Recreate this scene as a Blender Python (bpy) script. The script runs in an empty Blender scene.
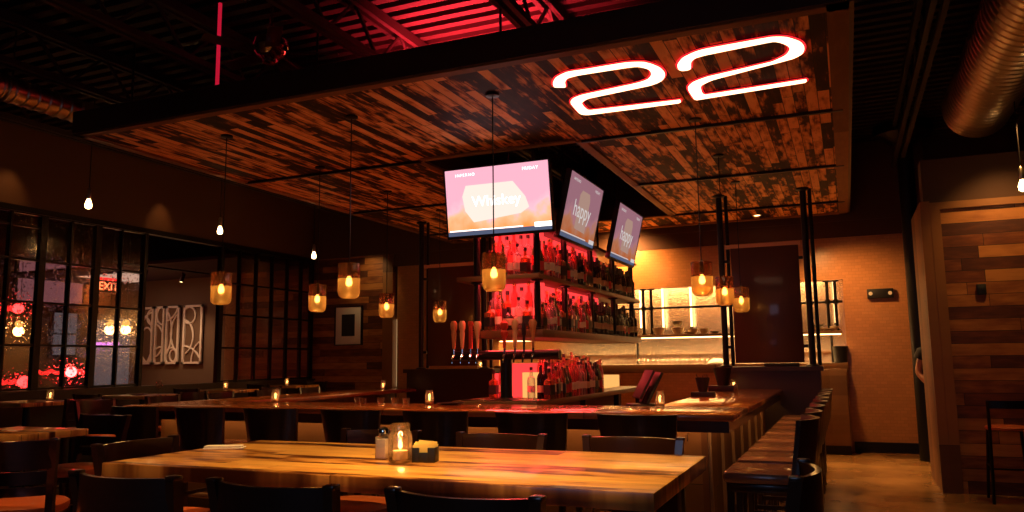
import bpy, bmesh, math, random
from mathutils import Vector, Matrix
random.seed(7)
C = bpy.context.scene
COL = C.collection
PI = math.pi
R = math.radians

# ------------------------------------------------------------------ materials
MATS = {}
def newmat(name):
    m = bpy.data.materials.new(name); m.use_nodes = True
    nt = m.node_tree; nt.nodes.clear()
    out = nt.nodes.new('ShaderNodeOutputMaterial')
    MATS[name] = m
    return m, nt, out
def setin(b, **k):
    for a, v in k.items():
        b.inputs[a.replace('_', ' ')].default_value = v
def pbr(name, col, rough=.5, metal=0, coat=0, bump=0, bscale=40, var=0, spec=.5, stretch=(1,1,1)):
    m, nt, out = newmat(name)
    b = nt.nodes.new('ShaderNodeBsdfPrincipled')
    b.inputs['Base Color'].default_value = (*col, 1)
    b.inputs['Roughness'].default_value = rough
    b.inputs['Metallic'].default_value = metal
    b.inputs['Coat Weight'].default_value = coat
    b.inputs['Coat Roughness'].default_value = .08
    b.inputs['Specular IOR Level'].default_value = spec
    tc = nt.nodes.new('ShaderNodeTexCoord'); mp = nt.nodes.new('ShaderNodeMapping')
    mp.inputs['Scale'].default_value = stretch
    nt.links.new(tc.outputs['Object'], mp.inputs['Vector'])
    n = nt.nodes.new('ShaderNodeTexNoise'); n.inputs['Scale'].default_value = bscale
    nt.links.new(mp.outputs[0], n.inputs['Vector'])
    if var:
        hsv = nt.nodes.new('ShaderNodeHueSaturation')
        hsv.inputs['Color'].default_value = (*col, 1)
        mr = nt.nodes.new('ShaderNodeMapRange')
        mr.inputs['To Min'].default_value = 1-var; mr.inputs['To Max'].default_value = 1+var
        nt.links.new(n.outputs['Fac'], mr.inputs['Value'])
        nt.links.new(mr.outputs[0], hsv.inputs['Value'])
        nt.links.new(hsv.outputs[0], b.inputs['Base Color'])
    if bump:
        bp = nt.nodes.new('ShaderNodeBump'); bp.inputs['Strength'].default_value = bump
        bp.inputs['Distance'].default_value = .01
        nt.links.new(n.outputs['Fac'], bp.inputs['Height'])
        nt.links.new(bp.outputs[0], b.inputs['Normal'])
    nt.links.new(b.outputs[0], out.inputs[0])
    return m
def emis(name, col, s):
    m, nt, out = newmat(name)
    e = nt.nodes.new('ShaderNodeEmission')
    e.inputs['Color'].default_value = (*col, 1); e.inputs['Strength'].default_value = s
    nt.links.new(e.outputs[0], out.inputs[0]); return m
def thin(name, col, gloss=.12, rough=.03, bump=0):
    """thin clear or tinted glass: light passes, surface still glints"""
    m, nt, out = newmat(name)
    t = nt.nodes.new('ShaderNodeBsdfTransparent'); t.inputs['Color'].default_value = (*col, 1)
    g = nt.nodes.new('ShaderNodeBsdfGlossy'); g.inputs['Roughness'].default_value = rough
    fr = nt.nodes.new('ShaderNodeLayerWeight'); fr.inputs['Blend'].default_value = .35
    ad = nt.nodes.new('ShaderNodeMath'); ad.operation = 'ADD'; ad.inputs[1].default_value = gloss
    mn = nt.nodes.new('ShaderNodeMath'); mn.operation = 'MULTIPLY'; mn.inputs[1].default_value = .7
    mx = nt.nodes.new('ShaderNodeMixShader')
    nt.links.new(fr.outputs['Fresnel'], ad.inputs[0]); nt.links.new(ad.outputs[0], mn.inputs[0])
    nt.links.new(mn.outputs[0], mx.inputs[0])
    nt.links.new(t.outputs[0], mx.inputs[1]); nt.links.new(g.outputs[0], mx.inputs[2])
    nt.links.new(mx.outputs[0], out.inputs[0]); return m

def plank(name, u, v, W, L, ramp, rough=.5, gap=.03, grain=.5, coat=0, mixed=True, bump=.4, spec=.5):
    """boards running along axis u (0,1,2), laid side by side along axis v, each of its own tone"""
    m, nt, out = newmat(name); N = nt.nodes.new; K = nt.links.new
    tc = N('ShaderNodeTexCoord'); sp = N('ShaderNodeSeparateXYZ'); K(tc.outputs['Object'], sp.inputs[0])
    def M(op, a, b=None):
        n = N('ShaderNodeMath'); n.operation = op
        for i, x in enumerate((a, b)):
            if x is None: continue
            if isinstance(x, (int, float)): n.inputs[i].default_value = x
            else: K(x, n.inputs[i])
        return n.outputs[0]
    U, V = sp.outputs[u], sp.outputs[v]
    vv = M('DIVIDE', V, W); row = M('FLOOR', vv)
    wn = N('ShaderNodeTexWhiteNoise'); wn.noise_dimensions = '1D'; K(row, wn.inputs['W'])
    uu = M('ADD', M('DIVIDE', U, L), M('MULTIPLY', wn.outputs['Value'], 7.3))
    col = M('FLOOR', uu)
    cb = N('ShaderNodeCombineXYZ'); K(row, cb.inputs[0]); K(col, cb.inputs[1])
    w2 = N('ShaderNodeTexWhiteNoise'); w2.noise_dimensions = '2D'; K(cb.outputs[0], w2.inputs['Vector'])
    # grain stretched along the board, different on each board
    gm = N('ShaderNodeCombineXYZ')
    K(M('MULTIPLY', U, 2.2), gm.inputs[0]); K(M('MULTIPLY', V, 26), gm.inputs[1]); K(M('MULTIPLY', w2.outputs['Value'], 40), gm.inputs[2])
    no = N('ShaderNodeTexNoise'); no.inputs['Scale'].default_value = 1.0; no.inputs['Detail'].default_value = 5; no.inputs['Roughness'].default_value = .65
    K(gm.outputs[0], no.inputs['Vector'])
    g2 = N('ShaderNodeTexNoise'); g2.inputs['Scale'].default_value = 3.2; g2.inputs['Detail'].default_value = 4
    gm2 = N('ShaderNodeCombineXYZ'); K(M('MULTIPLY', U, 1.2), gm2.inputs[0]); K(M('MULTIPLY', V, 4.5), gm2.inputs[1]); K(M('MULTIPLY', w2.outputs['Value'], 40), gm2.inputs[2])
    K(gm2.outputs[0], g2.inputs['Vector'])
    t = M('ADD', w2.outputs['Value'], M('MULTIPLY', M('SUBTRACT', no.outputs['Fac'], .5), grain))
    t = M('ADD', t, M('MULTIPLY', M('SUBTRACT', g2.outputs['Fac'], .5), grain*1.8))
    rp = N('ShaderNodeValToRGB'); rp.color_ramp.elements[0].position = ramp[0][0]; rp.color_ramp.elements[0].color = (*ramp[0][1], 1)
    rp.color_ramp.elements[1].position = ramp[1][0]; rp.color_ramp.elements[1].color = (*ramp[1][1], 1)
    for p, c in ramp[2:]:
        e = rp.color_ramp.elements.new(p); e.color = (*c, 1)
    K(t, rp.inputs[0])
    fv = M('FRACT', vv); fu = M('FRACT', uu)
    ev = M('MINIMUM', fv, M('SUBTRACT', 1, fv)); eu = M('MULTIPLY', M('MINIMUM', fu, M('SUBTRACT', 1, fu)), L/W)
    e = M('MINIMUM', ev, eu)
    line = M('GREATER_THAN', e, gap)
    mx = N('ShaderNodeMix'); mx.data_type = 'RGBA'; K(line, mx.inputs['Factor'])
    mx.inputs['A'].default_value = (.008, .004, .002, 1); K(rp.outputs[0], mx.inputs['B'])
    b = N('ShaderNodeBsdfPrincipled'); K(mx.outputs['Result'], b.inputs['Base Color'])
    b.inputs['Roughness'].default_value = rough; b.inputs['Coat Weight'].default_value = coat; b.inputs['Coat Roughness'].default_value = .12
    b.inputs['Specular IOR Level'].default_value = spec
    bp = N('ShaderNodeBump'); bp.inputs['Strength'].default_value = bump; bp.inputs['Distance'].default_value = .006
    K(M('ADD', M('MULTIPLY', no.outputs['Fac'], .5), M('MULTIPLY', w2.outputs['Value'], .6)), bp.inputs['Height'])
    K(bp.outputs[0], b.inputs['Normal'])
    K(b.outputs[0], out.inputs[0]); return m

reclaim = [(.0,(.02,.006,.003)), (1.0,(.95,.48,.17)), (.34,(.06,.016,.005)), (.46,(.30,.10,.022)), (.66,(.68,.27,.065))]
M_canopy = plank('reclaimed_planks_ceiling', 1, 0, .10, 1.05, reclaim, .62, .03, 1.25, spec=.2)
M_canopy_trim = plank('reclaimed_trim', 1, 0, .4, 3.1, [(.0,(.15,.06,.02)), (1,(.36,.16,.055))], .6, 0, .5, spec=.2)
M_canopy_trimx = plank('reclaimed_trim_cross', 0, 1, .4, 3.1, [(.0,(.15,.06,.02)), (1,(.36,.16,.055))], .6, 0, .5, spec=.2)
wallramp = [(.0,(.08,.020,.007)), (1.0,(.52,.20,.045)), (.35,(.18,.045,.011)), (.65,(.34,.11,.023))]
M_woodwall = plank('plank_wall', 0, 2, .135, 1.5, wallramp, .5, .02, .55)
M_woodwall_y = plank('plank_wall_side', 2, 1, .2, 3.6, [(0,(.14,.05,.012)),(1,(.30,.12,.03))], .5, .01, .5)
tabramp = [(.0,(.05,.012,.003)), (1.0,(.90,.48,.11)), (.25,(.22,.07,.014)), (.42,(.62,.27,.055))]
M_table = plank('lacquered_table_boards', 0, 1, .115, 2.9, tabramp, .30, .012, 1.15, .3, bump=.18)
barramp = [(.0,(.22,.055,.014)), (1.0,(.70,.26,.06)), (.5,(.45,.15,.035))]
M_bartop = plank('lacquered_bar_top', 0, 1, .32, 1.9, barramp, .2, .008, .5, .8, bump=.05)
M_bartop_y = plank('lacquered_bar_top_side', 1, 0, .26, 1.9, barramp, .2, .008, .5, .8, bump=.05)
M_shelf = plank('tower_shelf_wood', 1, 2, .3, 4, [(0,(.16,.075,.03)),(1,(.26,.13,.055))], .5, 0, .3)
M_barfront = plank('bar_front_boards', 0, 2, .5, 3, [(0,(.13,.06,.022)),(1,(.22,.10,.04))], .5, .005, .4)
M_barfront_y = plank('bar_side_boards', 2, 1, .14, 3, [(0,(.10,.036,.012)),(1,(.17,.065,.022))], .5, .02, .4)
M_band = pbr('light_oak_band', (.42,.26,.14), .5, var=.15, bscale=6)
M_dark = pbr('dark_stained_wood', (.035,.012,.008), .3, coat=.5, var=.3, bscale=8, stretch=(1,1,6))
M_darkpanel = pbr('dark_brown_panel', (.035,.014,.008), .42, var=.2, bscale=4)
M_board = pbr('satin_brown_board', (.085,.034,.013), .42, coat=.3)
M_pale = pbr('pale_batten', (.75,.45,.22), .5)
M_black = pbr('black_metal', (.012,.011,.011), .38, .4, bump=.05)
M_steelblack = pbr('blackened_steel', (.022,.018,.017), .35, .7)
M_stain = pbr('stainless_steel', (.62,.56,.48), .26, 1, bump=.25, bscale=9, stretch=(1,1,14))
M_chrome = pbr('chrome', (.75,.75,.75), .12, 1)
M_duct = pbr('galvanised_duct', (.62,.52,.38), .32, 1, bump=.1)
M_orange = pbr('orange_vinyl', (.72,.16,.045), .42, var=.08, bscale=5)
M_leather = pbr('brown_leather', (.38,.17,.09), .24, bump=.1, bscale=60, coat=.3)
M_brownseat = M_leather
M_soffit = pbr('soffit_brown_paint', (.10,.042,.018), .7)
M_ceil = pbr('dark_metal_deck', (.022,.010,.009), .7, 0)
M_joist = pbr('dark_joist_steel', (.022,.012,.011), .7, 0)
M_grey = pbr('grey_brown_paint', (.17,.105,.065), .8, var=.05, bscale=3)
M_tan = pbr('tan_paint', (.46,.27,.12), .8, var=.05, bscale=3)
M_brownwall = pbr('brown_paint', (.05,.022,.013), .8)
M_white = pbr('white_panel', (.92,.82,.72), .5)
M_paper = pbr('white_paper', (.85,.80,.72), .8)
M_yellow = pbr('yellow_packet', (.85,.62,.18), .7)
M_plast = pbr('black_plastic', (.012,.011,.011), .5)
M_ceramic = pbr('cream_ceramic', (.62,.50,.34), .35)
M_ceramicd = pbr('grey_ceramic', (.20,.17,.13), .35)
M_salt = pbr('salt', (.85,.82,.80), .8)
M_bulbglass = emis('bulb_glow', (1,.60,.22), 12)
M_filament = emis('bare_bulb_glow', (1,.66,.28), 9)
M_candle = emis('candle_flame', (1,.50,.14), 9)
M_wax = pbr('candle_wax', (.85,.62,.35), .5)
def glow_glass(name, col, dcol, a):
    m = thin(name, col, .10); nt = m.node_tree; out = [n for n in nt.nodes if n.type == 'OUTPUT_MATERIAL'][0]; src = out.inputs[0].links[0].from_socket
    t = nt.nodes.new('ShaderNodeBsdfTranslucent'); t.inputs['Color'].default_value = (*dcol, 1)
    mx = nt.nodes.new('ShaderNodeMixShader'); mx.inputs[0].default_value = a
    nt.links.new(src, mx.inputs[1]); nt.links.new(t.outputs[0], mx.inputs[2]); nt.links.new(mx.outputs[0], out.inputs[0]); return m
M_amber = glow_glass('amber_pendant_glass', (.95,.58,.22), (1,.55,.15), .30)
M_smoke = glow_glass('smoked_pendant_glass', (.55,.24,.12), (.55,.16,.05), .12)
M_clear = glow_glass('clear_jar_glass', (.95,.90,.84), (.9,.7,.5), .03)
M_redem = emis('red_lightbox', (1,.045,.045), 1.25)
M_warmem = emis('warm_lightbox', (1,.46,.12), .95)
M_ledwarm_streak = emis('warm_led_and_streak', (1,.58,.22), 6)  # pass shelf strip, also the tubes that imitate steel reflections
M_ledred = emis('red_led_strip', (1,.06,.05), 10)
M_signcore = emis('sign_face', (1,.62,.34), 3.6)
M_signred = emis('sign_red_edge', (1,.02,.03), 1.3)
M_exitred = emis('exit_letter', (1,.16,.06), 4.5)
M_dusk = emis('dusk_window_glow', (.36,.30,.34), .26)
M_pinkwin = emis('pink_lit_window', (.75,.26,.30), .26)
M_purple = emis('purple_neon', (.75,.20,.85), 1.6)
M_redneon = emis('red_neon', (1,.02,.02), 1.8)
M_lampglow = emis('wall_lamp_glow', (1,.48,.10), 1.3)
M_slit = emis('bright_slit_window', (1,.66,.30), .9)
M_skin = pbr('skin', (.55,.27,.16), .55)
M_shirt = pbr('black_shirt', (.012,.012,.014), .8)
M_hair = pbr('dark_hair', (.02,.012,.008), .6)
M_bowlw = M_ceramic

def tile_mat():
    m, nt, out = newmat('cream_wall_tile'); N = nt.nodes.new; K = nt.links.new
    tc = N('ShaderNodeTexCoord'); mp = N('ShaderNodeMapping'); mp.inputs['Rotation'].default_value = (R(90), 0, 0)
    K(tc.outputs['Object'], mp.inputs[0])
    b = N('ShaderNodeTexBrick'); b.inputs['Color1'].default_value = (.62,.28,.10,1); b.inputs['Color2'].default_value = (.54,.24,.085,1)
    b.inputs['Mortar'].default_value = (.47,.205,.07,1); b.inputs['Scale'].default_value = 1
    b.inputs['Brick Width'].default_value = .10; b.inputs['Row Height'].default_value = .05; b.inputs['Mortar Size'].default_value = .003
    K(mp.outputs[0], b.inputs['Vector'])
    s = N('ShaderNodeBsdfPrincipled'); s.inputs['Roughness'].default_value = .28
    K(b.outputs['Color'], s.inputs['Base Color'])
    bp = N('ShaderNodeBump'); bp.inputs['Strength'].default_value = .35; bp.inputs['Distance'].default_value = .004; bp.invert = True
    K(b.outputs['Fac'], bp.inputs['Height']); K(bp.outputs[0], s.inputs['Normal'])
    K(s.outputs[0], out.inputs[0]); return m
M_tile = tile_mat()
def floor_mat():
    m, nt, out = newmat('sealed_concrete_floor'); N = nt.nodes.new; K = nt.links.new
    tc = N('ShaderNodeTexCoord'); n = N('ShaderNodeTexNoise'); n.inputs['Scale'].default_value = 1.3; n.inputs['Detail'].default_value = 6
    K(tc.outputs['Object'], n.inputs['Vector'])
    r = N('ShaderNodeValToRGB'); r.color_ramp.elements[0].color = (.22,.10,.03,1); r.color_ramp.elements[1].color = (.55,.30,.10,1)
    r.color_ramp.elements[0].position = .3; r.color_ramp.elements[1].position = .7
    K(n.outputs['Fac'], r.inputs[0])
    s = N('ShaderNodeBsdfPrincipled'); s.inputs['Roughness'].default_value = .22
    K(r.outputs[0], s.inputs['Base Color']); K(s.outputs[0], out.inputs[0]); return m
M_floor = floor_mat()
def seedy():
    m, nt, out = newmat('seedy_partition_glass'); N = nt.nodes.new; K = nt.links.new
    tc = N('ShaderNodeTexCoord'); n = N('ShaderNodeTexVoronoi'); n.inputs['Scale'].default_value = 24; n.feature = 'SMOOTH_F1'
    K(tc.outputs['Object'], n.inputs['Vector'])
    bp = N('ShaderNodeBump'); bp.inputs['Strength'].default_value = .5; bp.inputs['Distance'].default_value = .01; mr = N('ShaderNodeMapRange'); mr.inputs['From Max'].default_value = .28; K(n.outputs['Distance'], mr.inputs['Value']); K(mr.outputs[0], bp.inputs['Height'])
    r = N('ShaderNodeBsdfRefraction'); r.inputs['IOR'].default_value = 1.12; r.inputs['Roughness'].default_value = .015
    r.inputs['Color'].default_value = (.9,.88,.86,1); K(bp.outputs[0], r.inputs['Normal'])
    g = N('ShaderNodeBsdfGlossy'); g.inputs['Roughness'].default_value = .12; K(bp.outputs[0], g.inputs['Normal'])
    g.inputs['Color'].default_value = (.8,.7,.6,1)
    mx = N('ShaderNodeMixShader'); mx.inputs[0].default_value = .10
    K(r.outputs[0], mx.inputs[1]); K(g.outputs[0], mx.inputs[2]); K(mx.outputs[0], out.inputs[0]); return m
M_seedy = seedy()
def bottle_glass(name, col, a=.55):
    m, nt, out = newmat(name); N = nt.nodes.new; K = nt.links.new
    t = N('ShaderNodeBsdfTransparent'); t.inputs['Color'].default_value = (*col, 1)
    p = N('ShaderNodeBsdfPrincipled'); p.inputs['Base Color'].default_value = (*[c*.55 for c in col], 1); p.inputs['Roughness'].default_value = .12
    fr = N('ShaderNodeLayerWeight'); fr.inputs['Blend'].default_value = .5
    mr = N('ShaderNodeMapRange'); mr.inputs['To Min'].default_value = 1-a; mr.inputs['To Max'].default_value = .9
    K(fr.outputs['Facing'], mr.inputs['Value'])
    mx = N('ShaderNodeMixShader'); K(mr.outputs[0], mx.inputs[0]); K(t.outputs[0], mx.inputs[1]); K(p.outputs[0], mx.inputs[2])
    K(mx.outputs[0], out.inputs[0]); return m
G_clear = bottle_glass('clear_bottle_glass', (.92,.88,.87), .88)
G_amber = bottle_glass('amber_bottle_glass', (.85,.40,.16), .8)
G_green = bottle_glass('green_bottle_glass', (.25,.38,.14), .7)
G_dark = bottle_glass('dark_bottle_glass', (.035,.02,.02), .3)
G_rose = bottle_glass('rose_bottle_glass', (.95,.45,.42), .85)
M_label = pbr('cream_label', (.80,.70,.55), .7)
M_labeld = pbr('aged_label', (.55,.42,.26), .7)
M_labelb = pbr('black_label', (.02,.02,.02), .5)
M_labelr = pbr('red_label', (.55,.03,.03), .6)
M_cap = pbr('black_cap', (.02,.015,.015), .4)
M_capg = pbr('gold_foil_cap', (.6,.4,.15), .35, .8)

def screen_mat(name, tint):
    """a screen's own picture: pink to orange backdrop with a pale blurred shape"""
    m, nt, out = newmat(name); N = nt.nodes.new; K = nt.links.new
    tc = N('ShaderNodeTexCoord'); sp = N('ShaderNodeSeparateXYZ'); K(tc.outputs['Object'], sp.inputs[0])
    mr = N('ShaderNodeMapRange'); mr.inputs['From Min'].default_value = -.36; mr.inputs['From Max'].default_value = .36
    K(sp.outputs[2], mr.inputs['Value'])
    n = N('ShaderNodeTexNoise'); n.inputs['Scale'].default_value = 4; n.inputs['Detail'].default_value = 4; K(tc.outputs['Object'], n.inputs['Vector'])
    ad = N('ShaderNodeMath'); ad.operation = 'MULTIPLY_ADD'; K(n.outputs['Fac'], ad.inputs[0]); ad.inputs[1].default_value = .9; K(mr.outputs[0], ad.inputs[2])
    rp = N('ShaderNodeValToRGB'); e = rp.color_ramp.elements
    e[0].position = .42; e[0].color = (.95,.22,.05,1); e[1].position = 1.25 if False else 1.0; e[1].color = (.66,.30,.38,1)
    x = e.new(.72); x.color = (.90,.36,.20,1); x = e.new(.84); x.color = (.82,.36,.42,1)
    K(ad.outputs[0], rp.inputs[0])
    em = N('ShaderNodeEmission'); K(rp.outputs[0], em.inputs['Color']); em.inputs['Strength'].default_value = tint
    K(em.outputs[0], out.inputs[0]); return m
M_screen = screen_mat('screen_picture_bright', 1.45)
M_screen2 = screen_mat('screen_picture_side', .42)
M_scrwhite = emis('screen_white', (1,.93,.88), 2.2)
M_scrpale = emis('screen_pale_shape', (1,.78,.68), 1.0)
M_scrwhite2 = emis('screen_white_side', (1,.9,.88), .55)
M_scrpale2 = emis('screen_pale_shape_side', (.85,.52,.42), .42)
M_scrbar = emis('screen_ticker', (.10,.12,.20), .8)

# ------------------------------------------------------------------ mesh helpers
class MB:
    def __init__(s): s.b = bmesh.new(); s.smooth = True
    def box(s, x0, x1, y0, y1, z0, z1, bev=0, rot=None):
        r = bmesh.ops.create_cube(s.b, size=1); vs = r['verts']
        for v in vs:
            v.co = Vector(((x0+x1)/2+v.co.x*(x1-x0), (y0+y1)/2+v.co.y*(y1-y0), (z0+z1)/2+v.co.z*(z1-z0)))
        if bev:
            es = list({e for v in vs for e in v.link_edges})
            rr = bmesh.ops.bevel(s.b, geom=es, offset=bev, segments=2, affect='EDGES', profile=.5)
            vs = list({v for f in rr['faces'] for v in f.verts} | {v for v in vs if v.is_valid})
        if rot is not None:
            bmesh.ops.transform(s.b, matrix=rot, verts=vs)
        return vs
    def bar(s, a, b, w, h=None, up=(0,0,1)):
        """rectangular bar from a to b"""
        a, b = Vector(a), Vector(b); h = h or w; d = (b-a).normalized(); up = Vector(up)
        if abs(d.dot(up)) > .95: up = Vector((0,1,0))
        x = d.cross(up).normalized(); y = x.cross(d).normalized()
        V = []
        for p in (a, b):
            for i, j in ((-1,-1),(1,-1),(1,1),(-1,1)): V.append(s.b.verts.new(p+x*i*w/2+y*j*h/2))
        for f in ((3,2,1,0),(4,5,6,7),(0,1,5,4),(1,2,6,5),(2,3,7,6),(3,0,4,7)): s.b.faces.new([V[i] for i in f])
        return V
    def tube(s, pts, r, n=10, cap=True, closed=False):
        pts = [Vector(p) for p in pts]; rs = r if isinstance(r, (list, tuple)) else [r]*len(pts)
        rings = []; px = None; N = len(pts)
        for i, p in enumerate(pts):
            if closed: d = (pts[(i+1) % N]-pts[i-1]).normalized()
            else: d = (pts[min(i+1, N-1)]-pts[max(i-1, 0)]).normalized()
            if px is None:
                up = Vector((0,0,1)) if abs(d.z) < .9 else Vector((0,1,0)); px = d.cross(up).normalized()
            else: px = (px-d*px.dot(d)).normalized()
            y = d.cross(px)
            rings.append([s.b.verts.new(p+(px*math.cos(2*PI*k/n)+y*math.sin(2*PI*k/n))*rs[i]) for k in range(n)])
        m = N if closed else N-1
        for i in range(m):
            A, B = rings[i], rings[(i+1) % N]
            for k in range(n): s.b.faces.new((A[k], A[(k+1) % n], B[(k+1) % n], B[k]))
        if cap and not closed:
            s.b.faces.new(list(reversed(rings[0]))); s.b.faces.new(rings[-1])
    def lathe(s, prof, c=(0,0,0), n=16, cap=True):
        """prof: (radius, z) pairs, rotated about z through c"""
        c = Vector(c); rings = []
        for r, z in prof:
            if r <= 1e-5: rings.append([s.b.verts.new(c+Vector((0,0,z)))])
            else: rings.append([s.b.verts.new(c+Vector((r*math.cos(2*PI*k/n), r*math.sin(2*PI*k/n), z))) for k in range(n)])
        for A, B in zip(rings, rings[1:]):
            if len(A) == 1 and len(B) == 1: continue
            for k in range(n):
                if len(A) == 1: s.b.faces.new((A[0], B[(k+1) % n], B[k]))
                elif len(B) == 1: s.b.faces.new((A[k], A[(k+1) % n], B[0]))
                else: s.b.faces.new((A[k], A[(k+1) % n], B[(k+1) % n], B[k]))
        if cap:
            if len(rings[0]) > 1: s.b.faces.new(list(reversed(rings[0])))
            if len(rings[-1]) > 1: s.b.faces.new(rings[-1])
    def prism(s, pts, z0, z1):
        lo = [s.b.verts.new((x, y, z0)) for x, y in pts]; hi = [s.b.verts.new((x, y, z1)) for x, y in pts]; n = len(pts)
        s.b.faces.new(lo); s.b.faces.new(list(reversed(hi)))
        for i in range(n): s.b.faces.new((lo[i], hi[i], hi[(i+1) % n], lo[(i+1) % n]))
    def shell(s, grid, t):
        """closed thick sheet: grid[i][j] points; t thickness vector function or Vector list"""
        A = [[s.b.verts.new(p) for p in row] for row in grid]
        B = [[s.b.verts.new(Vector(p)+Vector(t[i][j])) for j, p in enumerate(row)] for i, row in enumerate(grid)]
        I, J = len(grid), len(grid[0])
        for i in range(I-1):
            for j in range(J-1):
                s.b.faces.new((A[i][j], A[i][j+1], A[i+1][j+1], A[i+1][j]))
                s.b.faces.new((B[i][j], B[i+1][j], B[i+1][j+1], B[i][j+1]))
        for i in range(I-1):
            s.b.faces.new((A[i][0], A[i+1][0], B[i+1][0], B[i][0])); s.b.faces.new((A[i][-1], B[i][-1], B[i+1][-1], A[i+1][-1]))
        for j in range(J-1):
            s.b.faces.new((A[0][j], B[0][j], B[0][j+1], A[0][j+1])); s.b.faces.new((A[-1][j], A[-1][j+1], B[-1][j+1], B[-1][j]))
    def xf(s, M): bmesh.ops.transform(s.b, matrix=M, verts=s.b.verts[:]); return s
    def build(s, name, mat, parent=None, sharp=40, loc=None, mats=None):
        bmesh.ops.recalc_face_normals(s.b, faces=s.b.faces[:])
        me = bpy.data.meshes.new(name); s.b.to_mesh(me); s.b.free()
        me.polygons.foreach_set('use_smooth', [True]*len(me.polygons))
        me.set_sharp_from_angle(angle=R(sharp))
        me.materials.append(mat)
        o = bpy.data.objects.new(name, me); COL.objects.link(o)
        if parent is not None: o.parent = parent
        if loc is not None: o.location = loc
        return o
def tag(o, label=None, cat=None, group=None, kind=None):
    if label: o['label'] = label
    if cat: o['category'] = cat
    if group: o['group'] = group
    if kind: o['kind'] = kind
    return o
def thing(name, label, cat, loc=(0,0,0), rz=0, group=None, kind=None):
    o = bpy.data.objects.new(name, None); COL.objects.link(o); o.empty_display_size = .1
    o.location = loc; o.rotation_euler = (0, 0, rz)
    return tag(o, label, cat, group, kind)
CH = {}
def copy_tree(o, parent=None):
    c = o.copy(); COL.objects.link(c); c.parent = parent
    for ch in [x for x in COL.objects if x.parent == o]: copy_tree(ch, c)
    return c
def dup(o, loc, rz=0, label=None, group=None, scale=None):
    if not CH.get(o.name):
        CH[o.name] = [(x, [y for y in COL.objects if y.parent == x]) for x in COL.objects if x.parent == o]
    c = o.copy(); COL.objects.link(c); c.location = loc; c.rotation_euler = (0,0,rz)
    if scale: c.scale = (scale,)*3
    for x, ys in CH[o.name]:
        d = x.copy(); COL.objects.link(d); d.parent = c
        for y in ys:
            e = y.copy(); COL.objects.link(e); e.parent = d
    if label: c['label'] = label
    if group: c['group'] = group
    return c
def S(name, mb, mat, label=None, cat=None, parent=None):
    o = mb.build(name, mat, parent)
    if parent is None: tag(o, label, cat, kind='structure')
    return o
ORD = ['first','second','third','fourth','fifth','sixth','seventh','eighth','ninth','tenth','eleventh','twelfth','thirteenth','fourteenth','fifteenth','sixteenth','seventeenth','eighteenth','nineteenth','twentieth']+['twenty-'+x for x in ('first','second','third','fourth','fifth','sixth','seventh','eighth','ninth')]+['thirtieth']+['thirty-'+x for x in ('first','second','third','fourth','fifth','sixth','seventh','eighth','ninth')]+['fortieth']+['forty-'+x for x in ('first','second','third','fourth','fifth','sixth','seventh','eighth','ninth')]

def lamp(kind, loc, energy, col, size=.1, rot=None, target=None, spot=None, blend=.5, sizey=None, spread=None):
    l = bpy.data.lights.new('light', kind); l.energy = energy; l.color = col
    if kind == 'AREA':
        l.shape = 'RECTANGLE'; l.size = size; l.size_y = sizey or size
        if spread: l.spread = R(spread)
    else: l.shadow_soft_size = size
    if kind == 'SPOT': l.spot_size = R(spot); l.spot_blend = blend
    o = bpy.data.objects.new('light', l); COL.objects.link(o); o.location = loc
    if target is not None: o.rotation_euler = (Vector(target)-Vector(loc)).to_track_quat('-Z', 'Y').to_euler()
    elif rot: o.rotation_euler = rot
    return o

# ------------------------------------------------------------------ camera (1024 x 512 frame)
F_PX, TILT, ROLL, YAW, CH0 = 784.3, .131758, -.01202, .39963, 1.5
cy, sy = math.cos(YAW), math.sin(YAW)
Fd = Vector((-sy, cy, 0)); Rd = Vector((cy, sy, 0)); Ud = Vector((0,0,1))
F2 = Fd*math.cos(TILT)+Ud*math.sin(TILT); U2 = Ud*math.cos(TILT)-Fd*math.sin(TILT)
R3 = Rd*math.cos(ROLL)+U2*math.sin(ROLL); U3 = U2*math.cos(ROLL)-Rd*math.sin(ROLL)
cam = bpy.data.cameras.new('camera'); cam.sensor_width = 36; cam.lens = 36*F_PX/1024; cam.clip_start = .05
co = bpy.data.objects.new('camera', cam); COL.objects.link(co)
mw = Matrix((( R3.x, U3.x, -F2.x, 0), (R3.y, U3.y, -F2.y, 0), (R3.z, U3.z, -F2.z, CH0), (0,0,0,1)))
co.matrix_world = mw
C.camera = co
def atz(x, y, z):
    d = R3*(x-512)+U3*(256-y)+F2*F_PX; return d*((z-CH0)/d.z)+Vector((0,0,CH0))

# ================================================================== SETTING
CEIL = 4.95
mb = MB(); mb.box(-18, 6, -2, 17, -.1, 0); S('floor', mb, M_floor, 'amber sealed concrete floor of the bar room', 'floor')
# ceiling deck: ribs along X
mb = MB(); mb.box(-18, 6, -2, 17, CEIL+.06, CEIL+.12)
y = -1.5
while y < 15:
    mb.box(-18, 6, y, y+.09, CEIL, CEIL+.07); y += .19
S('ceiling', mb, M_ceil, 'dark ribbed metal deck ceiling over the whole room', 'ceiling')
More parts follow.
